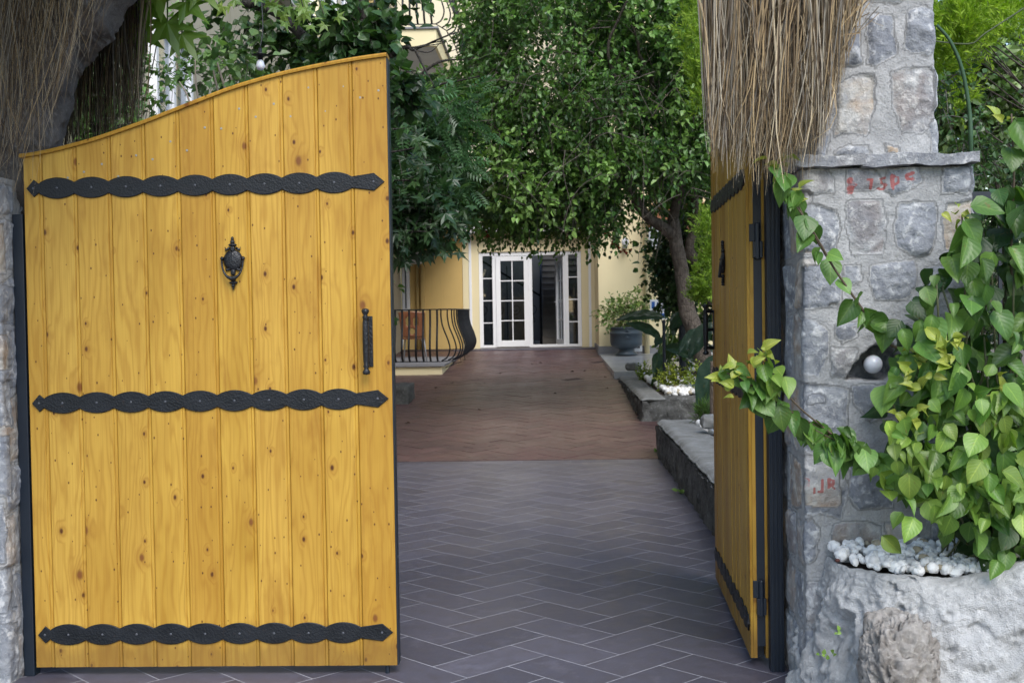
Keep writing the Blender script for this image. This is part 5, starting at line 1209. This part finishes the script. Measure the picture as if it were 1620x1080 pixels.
# --- low dark bush on the right of the trunk
T1b = tree('dark_vine_bush', (1.9, 18.5, .45), 'dark leafy bush hanging between the drain pipe and the leaning trunk', 'bush')
lf, tw = MB(), MB(); crown(lf, tw, [E(1062, 440, 18.4, .30, .4, .5, 2), E(1080, 400, 18.4, .38, .4, .7, 2), E(1120, 480, 18.8, .4, .5, .8, 1.4), E(1045, 400, 18.4, .12, .2, .30, .6), E(1062, 540, 18.6, .28, .3, .35, .5)], 420, 9, tm_oval(.55), .07, (.016, .045, .014), (.05, .10, .03), (.15, .35), .7, .15, 2, 411, None, .2)
limb(tw, [(2.0, 18.6, .4), (2.05, 18.6, 1.2), (2.0, 18.5, 2.2), (2.05, 18.4, 3.0)], .05, .02, 16, 8, .03, 3, (.05, .04, .03)); lf.build('foliage', M['leaf'], T1b); tw.build('twigs', M['stem'], T1b)
# --- fig like tree with big dark leaves left of the ramp
T2 = tree('fig_tree', (-2.6, 12.5, 0), 'dark fig tree with large lobed leaves low beside the shut gate leaf')
bk = MB(); limb(bk, [(-2.75, 12.6, 0), (-2.65, 12.5, 1.1), (-2.5, 12.3, 2.2), (-2.2, 12.0, 3.2), (-1.9, 11.8, 4.0)], .11, .03, 30, 10, .05, 31)
for k in range(7): a = A([-2.3, 12.1, 2.2+.25*k]); limb(bk, [a, a+A([.4+.2*rr.random(), -.2, .15]), a+A([.8+.4*rr.random(), -.3-.4*rr.random(), .05+.2*rr.random()])], .022, .007, 12, 6, .03, 40+k)
bk.build('trunk', M['darkbark'], T2, True)
lf, tw = MB(), MB(); LOB = tm_lobed(5, .45, 230)
crown(lf, tw, [E(650, 330, 12.0, .26, .5, .20, 1.6), E(682, 318, 12.0, .24, .5, .18, 1.4), E(640, 320, 12, .5, .6, .3, 2), E(600, 250, 12, .6, .6, .6, 2)], 250, 4, LOB, .17, (.016, .045, .018), (.045, .095, .034), (.15, .3), .7, None, 1.4, 421, None, .1, tw_r=.004)
lf.build('crown', M['leaf'], T2); tw.build('twigs', M['stem'], T2)
# --- walnut like pinnate tree
T3 = tree('pinnate_tree', (-1.9, 14.2, .1), 'mid green tree with feathery paired leaves in front of the balconies')
bk = MB(); limb(bk, [(-2.3, 14.4, .1), (-2.25, 14.3, 1.5), (-2.0, 14.2, 2.8), (-1.6, 14., 4.2)], .10, .03, 30, 10, .05, 51)
for k in range(8): a = A([-2.0+.05*k, 14.2, 2.3+.28*k]); limb(bk, [a, a+A([.35, -.3*rr.random(), .2]), a+A([.7+.3*rr.random(), -.6*rr.random(), .25])], .024, .007, 12, 6, .03, 60+k)
bk.build('trunk', M['darkbark'], T3, True)
lf, tw = MB(), MB(); PIN = tm_pinnate()
crown(lf, tw, [E(680, 190, 13.6, .62, .8, .42, 3), E(640, 260, 13.6, .5, .7, .5, 2), E(710, 250, 13.8, .4, .6, .45, 2), E(700, 300, 14, .35, .6, .25, 1.3), E(660, 150, 13.4, .3, .5, .2, .8)], 520, 5, PIN, .24, (.022, .065, .026), (.075, .170, .065), (.2, .4), .6, .05, 1.5, 431, lambda P_: pxy2(P_)[1] > 150, .2, tw_r=.004)
lf.build('crown', M['leaf'], T3); tw.build('twigs', M['stem'], T3)
# --- round leaved tree above the gate leaf
T4 = tree('round_leaf_tree', (-2.2, 9.4, 0), 'dark tree with round leaves and a black leaning limb above the gate top')
bk = MB(); limb(bk, [(-1.75, 9.6, 0), (-1.7, 9.5, 1.5), (-1.62, 9.4, 2.6), P(590, 100, 9.4), P(575, 20, 9.3), P(560, -90, 9.2)], .10, .05, 40, 10, .04, 61)
limb(bk, [P(520, 130, 9.6), P(502, 88, 9.4), P(470, 50, 9.3), P(430, 20, 9.2), P(380, 0, 9.1), P(320, -40, 9)], .045, .03, 30, 10, .03, 62)
limb(bk, [P(590, 110, 9.4), P(640, 75, 9.3), P(655, 78, 9.2)], .03, .012, 14, 8, .02, 64)
limb(bk, [P(655, 78, 9.2), P(672, 110, 9.2), P(690, 140, 9.2)], .012, .004, 14, 6, .02, 65)
limb(bk, [(-1.63, 9.4, 2.4), P(520, 130, 9.6)], .06, .045, 12, 8, .02, 66)
for k in range(5): limb(bk, [P(655, 78, 9.2), P(680+12*k, 80-8*k, 9.2), P(700+6*k, 60+8*k, 9.2)], .006, .002, 10, 5, .03, 70+k)
bk.build('trunk', M['darkbark'], T4, True)
lf, tw = MB(), MB(); RND = tm_heart(.5, .10, 6, .15)
crown(lf, tw, [E(575, 60, 9.4, .24, .35, .28, 2.6), E(560, 20, 9.3, .28, .35, .25, 2), E(640, 130, 9.2, .15, .25, .14, .7), E(590, 105, 9.3, .22, .3, .10, 1), E(530, 105, 9.5, .22, .3, .09, .9), E(540, -60, 9.3, .8, .5, .3, 2), E(660, 140, 9.3, .12, .2, .08, .35)], 270, 5, RND, .085, (.014, .042, .014), (.052, .115, .032), (.12, .28), .6, .05, 2.5, 441, None, .1, tw_r=.003)
crown(lf, tw, [E(450, 95, 9.8, .28, .3, .10, 1), E(480, 65, 9.7, .25, .3, .10, 1), E(410, 40, 9.8, .4, .3, .2, 1.2), E(360, 130, 9.6, .25, .3, .14, .8), E(440, 25, 9.6, .3, .3, .14, .8)], 110, 5, RND, .085, (.018, .05, .016), (.07, .14, .035), (.12, .28), .6, .08, 2.5, 443, None, .1, tw_r=.003)
lf.build('crown', M['leaf'], T4); tw.build('twigs', M['stem'], T4)
# --- light shrubs along the side wall, left
T5 = tree('ivy_shrub', (-3.0, 8.6, 0), 'light green climbing shrub with bare twigs behind the gate leaf at left')
lf, tw = MB(), MB(); LOB3 = tm_lobed(3, .35, 150)
crown(lf, tw, [E(280, 170, 8.8, .35, .35, .35, 2), E(250, 110, 8.9, .22, .35, .4, 1.4), E(330, 150, 8.8, .25, .3, .22, 1.3), E(230, 200, 8.7, .3, .3, .3, 1.5), E(160, 200, 8.6, .4, .3, .5, 2), E(100, 150, 8.6, .4, .3, .7, 2)], 520, 6, LOB3, .075, (.05, .13, .035), (.14, .27, .07), (.12, .3), .5, .03, 2.5, 451, None, .1, tw_r=.003)
crown(lf, tw, [E(370, 90, 8.6, .2, .3, .12, 1), E(385, 125, 8.6, .1, .2, .08, .5), E(335, 75, 8.7, .15, .2, .1, .6)], 50, 5, tm_oval(.5), .075, (.06, .13, .045), (.15, .25, .09), (.12, .25), .5, None, 2.5, 453, None, .1, tw_r=.003)
for a in ([(362, 190), (345, 150), (335, 100), (342, 60)], [(372, 170), (350, 120), (338, 85), (322, 65)], [(318, 195), (300, 160), (285, 130)], [(385, 145), (355, 100), (340, 90)], [(330, 190), (312, 150), (310, 90)]):
    bt = MB(); limb(bt, [at(x, y+25*(i == 0), 8.55) for i, (x, y) in enumerate(a)], .010, .005, 16, 6, .02, a[0][0], (.30, .26, .22)); bt.build('bare_twig', M['stem'], T5, True)
limb(tw, [(-2.9, 8.7, 0), (-2.85, 8.7, 1.5), (-2.8, 8.65, 2.6)], .04, .02, 16, 7, .03, 4, (.12, .1, .08)); lf.build('foliage', M['leaf'], T5); tw.build('twigs', M['stem'], T5)
# --- palmate leaves hanging near at top left
T6 = tree('palmate_leaf_tree', (-2.2, 6.3, 0), 'bright green large palmate leaves hanging in at the top left before the dark trees')
lf, tw = MB(), MB(); PAL = tm_lobed(5, .42, 230)
items = [(268, 45, 5.7, .20, (.3, -.1, -.9)), (232, 20, 5.75, .22, (-.25, -.2, -1)), (300, 10, 5.7, .18, (.7, -.2, -.6)), (292, 62, 5.72, .18, (.5, -.2, -.8)), (252, -10, 5.7, .2, (.1, -.3, -.9)), (222, 60, 5.8, .2, (-.1, -.1, -1)), (320, -15, 5.7, .18, (.6, -.2, -.7))]
for i_, (a, b, Y, s, d) in enumerate(items):
    q = at(a, b, Y); place(lf, PAL, A([q])-A([d])*s*.5, A([d]), A([[.1*(i_ % 3-1), -.85, .55]]), s*1.15, tints(1, (.075, .165, .025), (.12, .225, .04), .08, rr)); limb(tw, [q-A(d)*s*.15, q+A([-.02, .05, .25]), at(270, -120, 5.9)], .004, .006, 10, 5, .01, i_, (.10, .16, .05))
for (a, b, n, s) in ((480, 8, 9, .075), (440, 0, 7, .07), (505, 18, 5, .065), (400, -8, 6, .07), (350, -5, 6, .08), (465, 22, 4, .065)):
    q = A([at(a+rr.normal(0, 14), b+rr.normal(0, 12), 7.2+.3*rr.random()) for _ in range(n)]); place(lf, PAL, q, norm(rr.normal(0, .5, (n, 3))+A([.2, -.2, -.8])), norm(rr.normal(0, .35, (n, 3))+A([0, -.8, .6])), s*1.3, tints(n, (.06, .13, .03), (.13, .22, .05), .1, rr))
    limb(tw, [q.mean(0), at(a-20, b-60, 7.3), at(a-90, -140, 7.2)], .005, .008, 10, 5, .02, a, (.08, .1, .05))
limb(tw, [(-3.1, 6.6, 0), (-3.05, 6.5, 1.8), (-2.9, 6.3, 3.0), (-2.5, 6.2, 3.6), (-2.0, 6.6, 3.7), (-1.4, 7.2, 3.65)], .06, .02, 40, 8, .05, 12, (.07, .06, .05)); lf.build('crown', M['bigleaf'], T6); tw.build('trunk', M['stem'], T6)
# garland bulb
gb = thing('hanging_bulb', at(412, 92, 8.0), 'opal light bulb in a black shaded socket hanging from a twig above the gate', 'bulb'); q = at(412, 104, 8.0); m = MB()
lathe(m, q-A([0, 0, .035]), [(0, 0), (.022, .008), (.031, .03), (.024, .055), (.016, .075)], 16); m.build('bulb', M['bulb'], gb, True)
m = MB(); lathe(m, q+A([0, 0, .035]), [(.018, 0), (.018, .03), (.06, .035), (.012, .05), (.012, .08)], 14); m.build('socket', M['cast'], gb, True)
m = MB(); tube(m, curve([q+A([0, 0, .11]), q+A([.01, .05, .3]), q+A([-.05, .2, .75])], 12), .004, 5); m.build('cord', M['cast'], gb, True)
# --- conifers
def feather(mb, P, L, w, c0, c1, seed, up=.8, n=26):
    r = np.random.default_rng(seed)
    for p in P:
        ax = norm(r.normal(0, .6, 3)+A([0, -.15, up])); t = r.random(n); q = p+ax*(L*t)[:, None]; s = norm(np.cross(ax, r.normal(0, 1, (n, 3))))
        D = norm(ax*.8+s*.7*(1-.4*t[:, None])); place(mb, tm_simple(.22, .03), q, D, r.normal(0, 1, (n, 3)), L*.30*(1.1-.6*t), tints(n, c0, c1, .15, r))
def conifer(label, ells, n, L, c0, c1, seed, base, h):
    t = tree('conifer', base, label, 'conifer', 'lime green conifers'); r = np.random.default_rng(seed); lf, bk = MB(), MB(); P_ = []
    for (c, rad, k) in ells:
        d = norm(r.normal(0, 1, (int(n*k), 3)))*(.45+.55*r.random((int(n*k), 1))**.5); P_.append(A(c)+d*A(rad))
    P_ = np.concatenate(P_); P_ = P_[fbm(P_*2.2, 2, seed) > -.25]; feather(lf, P_, L, .1, c0, c1, seed+1)
    limb(bk, [base, A(base)+A([.02, .02, h*.5]), A(base)+A([0, 0, h])], .045, .012, 20, 8, .03, seed)
    for k in range(14): q = P_[r.integers(len(P_))]; limb(bk, [A(base)+A([0, 0, max(.1, q[2]-base[2]-.4)]), q], .007, .003, 8, 5, .02, seed+k)
    lf.build('foliage', M['needle'], t); bk.build('trunk', M['bark'], t, True)
conifer('slim lime green conifer between the dark tree and the thatch', [E(1105, 60, 10.5, .12, .3, .5, 1), E(1112, -60, 10.5, .25, .35, .4, 1), E(1122, 150, 10.4, .12, .25, .35, .8), E(1090, 20, 10.6, .14, .2, .2, .4)], 130, .22, (.13, .24, .025), (.30, .42, .05), 501, (1.75, 10.7, .4), 4.2)
conifer('bushy lime green conifer low behind the open gate leaf', [E(1122, 380, 13., .12, .25, .32, 1), E(1118, 440, 13., .14, .25, .25, 1), E(1105, 470, 13.2, .12, .2, .08, .5)], 130, .20, (.11, .21, .025), (.26, .38, .045), 511, (2.05, 13.2, .4), 1.9)
conifer('feathery lime green conifer top right behind the stone pillar', [E(1545, 40, 7.2, .30, .4, .16, 1.2), E(1500, 60, 7.2, .12, .3, .2, .7), E(1570, -40, 7.4, .4, .4, .3, 1.2), E(1510, 140, 7.3, .1, .2, .15, .3)], 190, .17, (.16, .28, .02), (.36, .50, .05), 521, (3.3, 7.9, 0), 3.8)
# --- hedge trees on the right behind the pillar
T7 = tree('garden_tree', (4.0, 9.0, 0), 'tall loose tree with pale green leaves far behind the right stone pillar')
lf, tw = MB(), MB()
crown(lf, tw, [E(1580, 130, 9.0, .55, .5, .6, 3), E(1620, 60, 9.2, .5, .6, .6, 2), E(1590, 240, 9.0, .5, .5, .35, 2), E(1540, 180, 9.1, .35, .5, .4, 1.5), E(1680, 150, 9, .5, .5, .8, 2), E(1580, 160, 8.5, .5, .3, .6, 3), E(1520, 130, 8.6, .25, .2, .5, 1)], 1500, 7, tm_oval(.5), .06, (.10, .19, .07), (.30, .40, .18), (.15, .4), .5, .10, 2, 461, None, .2)
limb(tw, [(4.1, 9.2, 0), (4.05, 9.1, 1.5), (4.0, 9.1, 2.8), (3.9, 9., 4.2)], .09, .03, 30, 9, .05, 14, (.07, .06, .05)); lf.build('crown', M['leaf'], T7); tw.build('trunk', M['stem'], T7)
T8 = tree('garden_shrub', (2.45, 6.6, 0), 'dark small leaved shrub filling the gap behind the ledge of the right pillar', 'shrub')
lf, tw = MB(), MB()
crown(lf, tw, [E(1510, 215, 6.6, .14, .3, .16, 1.5), E(1530, 255, 6.6, .25, .3, .12, 1.5), E(1590, 280, 6.7, .25, .3, .18, 2), E(1495, 150, 6.7, .06, .2, .25, .6), E(1560, 340, 6.5, .3, .3, .3, 2), E(1620, 420, 6.5, .4, .4, .6, 3), E(1540, 480, 6.4, .3, .3, .5, 2)], 620, 7, tm_oval(.5), .035, (.022, .06, .02), (.075, .15, .045), (.12, .26), .4, .12, 3, 471, None, .1)
limb(tw, [(2.5, 6.6, 0), (2.45, 6.6, 1.2), (2.4, 6.6, 2.2)], .04, .012, 18, 7, .03, 15, (.05, .04, .03))
P_ = curve([at(1540, 420, 6.2), at(1536, 245, 5.9), at(1534, 180, 5.9), at(1522, 110, 5.9), at(1503, 65, 5.9), at(1482, 40, 5.9)], 24); m = MB(); tube(m, P_, np.linspace(.012, .007, len(P_)), 8, (.045, .10, .05)); m.build('arching_stem', M['stem'], T8, True); m = MB(); tube(m, curve([at(1440, 60, 6.0), at(1530, 70, 6.1), at(1560, 52, 6.1), at(1640, 0, 6.2)], 14), .004, 5, (.08, .1, .05)); m.build('thin_stem', M['stem'], T8, True)
lf.build('foliage', M['leaf'], T8); tw.build('twigs', M['stem'], T8)
# backing trees that close the view: each a tree of its own
def back_tree(x, y, h, w, label, seed, c0=(.018, .055, .018), c1=(.07, .14, .04), n=420, size=.13):
    t = tree('dense_tree', (x, y, 0), label, 'tree', 'trees behind the gateway'); lf, tw = MB(), MB()
    crown(lf, tw, [((x, y, h*.62), (w, w*.8, h*.36), 3), ((x+w*.3, y-.2, h*.35), (w*.8, w*.7, h*.25), 2), ((x-w*.4, y, h*.45), (w*.7, w*.6, h*.3), 2)], n, 9, tm_oval(.55), size, c0, c1, (.3, .7), .5, .1, 1, seed, None, .35)
    limb(tw, [(x, y, 0), (x+.05, y, h*.3), (x-.05, y, h*.6), (x, y, h*.85)], .16, .04, 24, 9, .06, seed, (.06, .05, .04)); lf.build('crown', M['leaf'], t); tw.build('trunk', M['stem'], t)
back_tree(5.8, 13.5, 6.5, 1.9, 'dense green tree filling the view behind the pale leaves at far right', 481, (.05, .11, .04), (.16, .26, .09), 620)
back_tree(3.9, 17.5, 7.0, 1.5, 'dense dark tree behind the leaning trunk and lime conifer', 483, n=620)
back_tree(3.2, 21.0, 7.5, 1.3, 'dense dark tree by the house corner behind the arching tree', 485, n=420)
back_tree(-3.0, 16.6, 6.2, .42, 'dense dark tree by the cream side wall behind the feathery tree', 487, n=260, size=.10)
# garden fence behind the pillar
fe = thing('garden_fence', (2.5, 5.95, 0), 'black metal rail fence behind the right stone pillar', 'fence'); m = MB()
for z in (.35, 1.98, 2.05): box(m, (1.7, 5.95, z), (5.5, 5.99, z+.045))
m.build('rail', M['steel'], fe)
m = MB()
for k in range(26): box(m, (1.75+k*.145, 5.962, .36), (1.767+k*.145, 5.978, 1.98))
m.build('bars', M['steel'], fe)

# ================================================================== LIGHT, SKY, CAMERA
SUN_EL, SUN_AZ = math.radians(52), math.radians(200)     # azimuth clockwise from +Y: behind the camera, to the right
w = bpy.data.worlds.new('World'); scene.world = w; w.use_nodes = True
nt = w.node_tree; bg = nt.nodes['Background']; sky = nt.nodes.new('ShaderNodeTexSky'); sky.sky_type = 'NISHITA'; sky.sun_disc = False
sky.sun_elevation = SUN_EL; sky.sun_rotation = math.radians(180); sky.air_density = 1.3; sky.dust_density = 1.2; sky.ozone_density = 2.0
nt.links.new(sky.outputs[0], bg.inputs[0]); bg.inputs[1].default_value = .115
sd = bpy.data.lights.new('sun', 'SUN'); sd.energy = 1.5; sd.angle = math.radians(38); sd.color = (1, .97, .93)
so = bpy.data.objects.new('sun', sd); COL.objects.link(so)
dirv = Vector((.30, -.85, .95)); so.rotation_euler = dirv.to_track_quat('Z', 'Y').to_euler(); so.location = (3, -5, 12)
sky.sun_rotation = math.atan2(dirv.x, dirv.y); sky.sun_elevation = math.atan2(dirv.z, math.hypot(dirv.x, dirv.y))
cam = bpy.data.cameras.new('camera'); co = bpy.data.objects.new('camera', cam); COL.objects.link(co)
cam.sensor_width = 36; cam.lens = F_PX/1620*36; cam.clip_end = 3000; cam.clip_start = .05
co.matrix_world = Matrix(((RGT[0], UPV[0], -FWD[0], 0), (RGT[1], UPV[1], -FWD[1], 0), (RGT[2], UPV[2], -FWD[2], EYE), (0, 0, 0, 1)))
cam.dof.use_dof = True; cam.dof.focus_distance = 5.6; cam.dof.aperture_fstop = 9
scene.camera = co
vs = scene.view_settings; vs.view_transform = 'Standard'; vs.look = 'None'; vs.gamma = 1; vs.exposure = 1.06
cy_ = scene.cycles; cy_.use_denoising = True; cy_.max_bounces = 7; cy_.diffuse_bounces = 4; cy_.glossy_bounces = 3; cy_.transparent_max_bounces = 12; cy_.transmission_bounces = 4
cy_.use_adaptive_sampling = True; cy_.adaptive_threshold = .015
for o in list(bpy.data.objects):
    if '_org' in o: del o['_org']
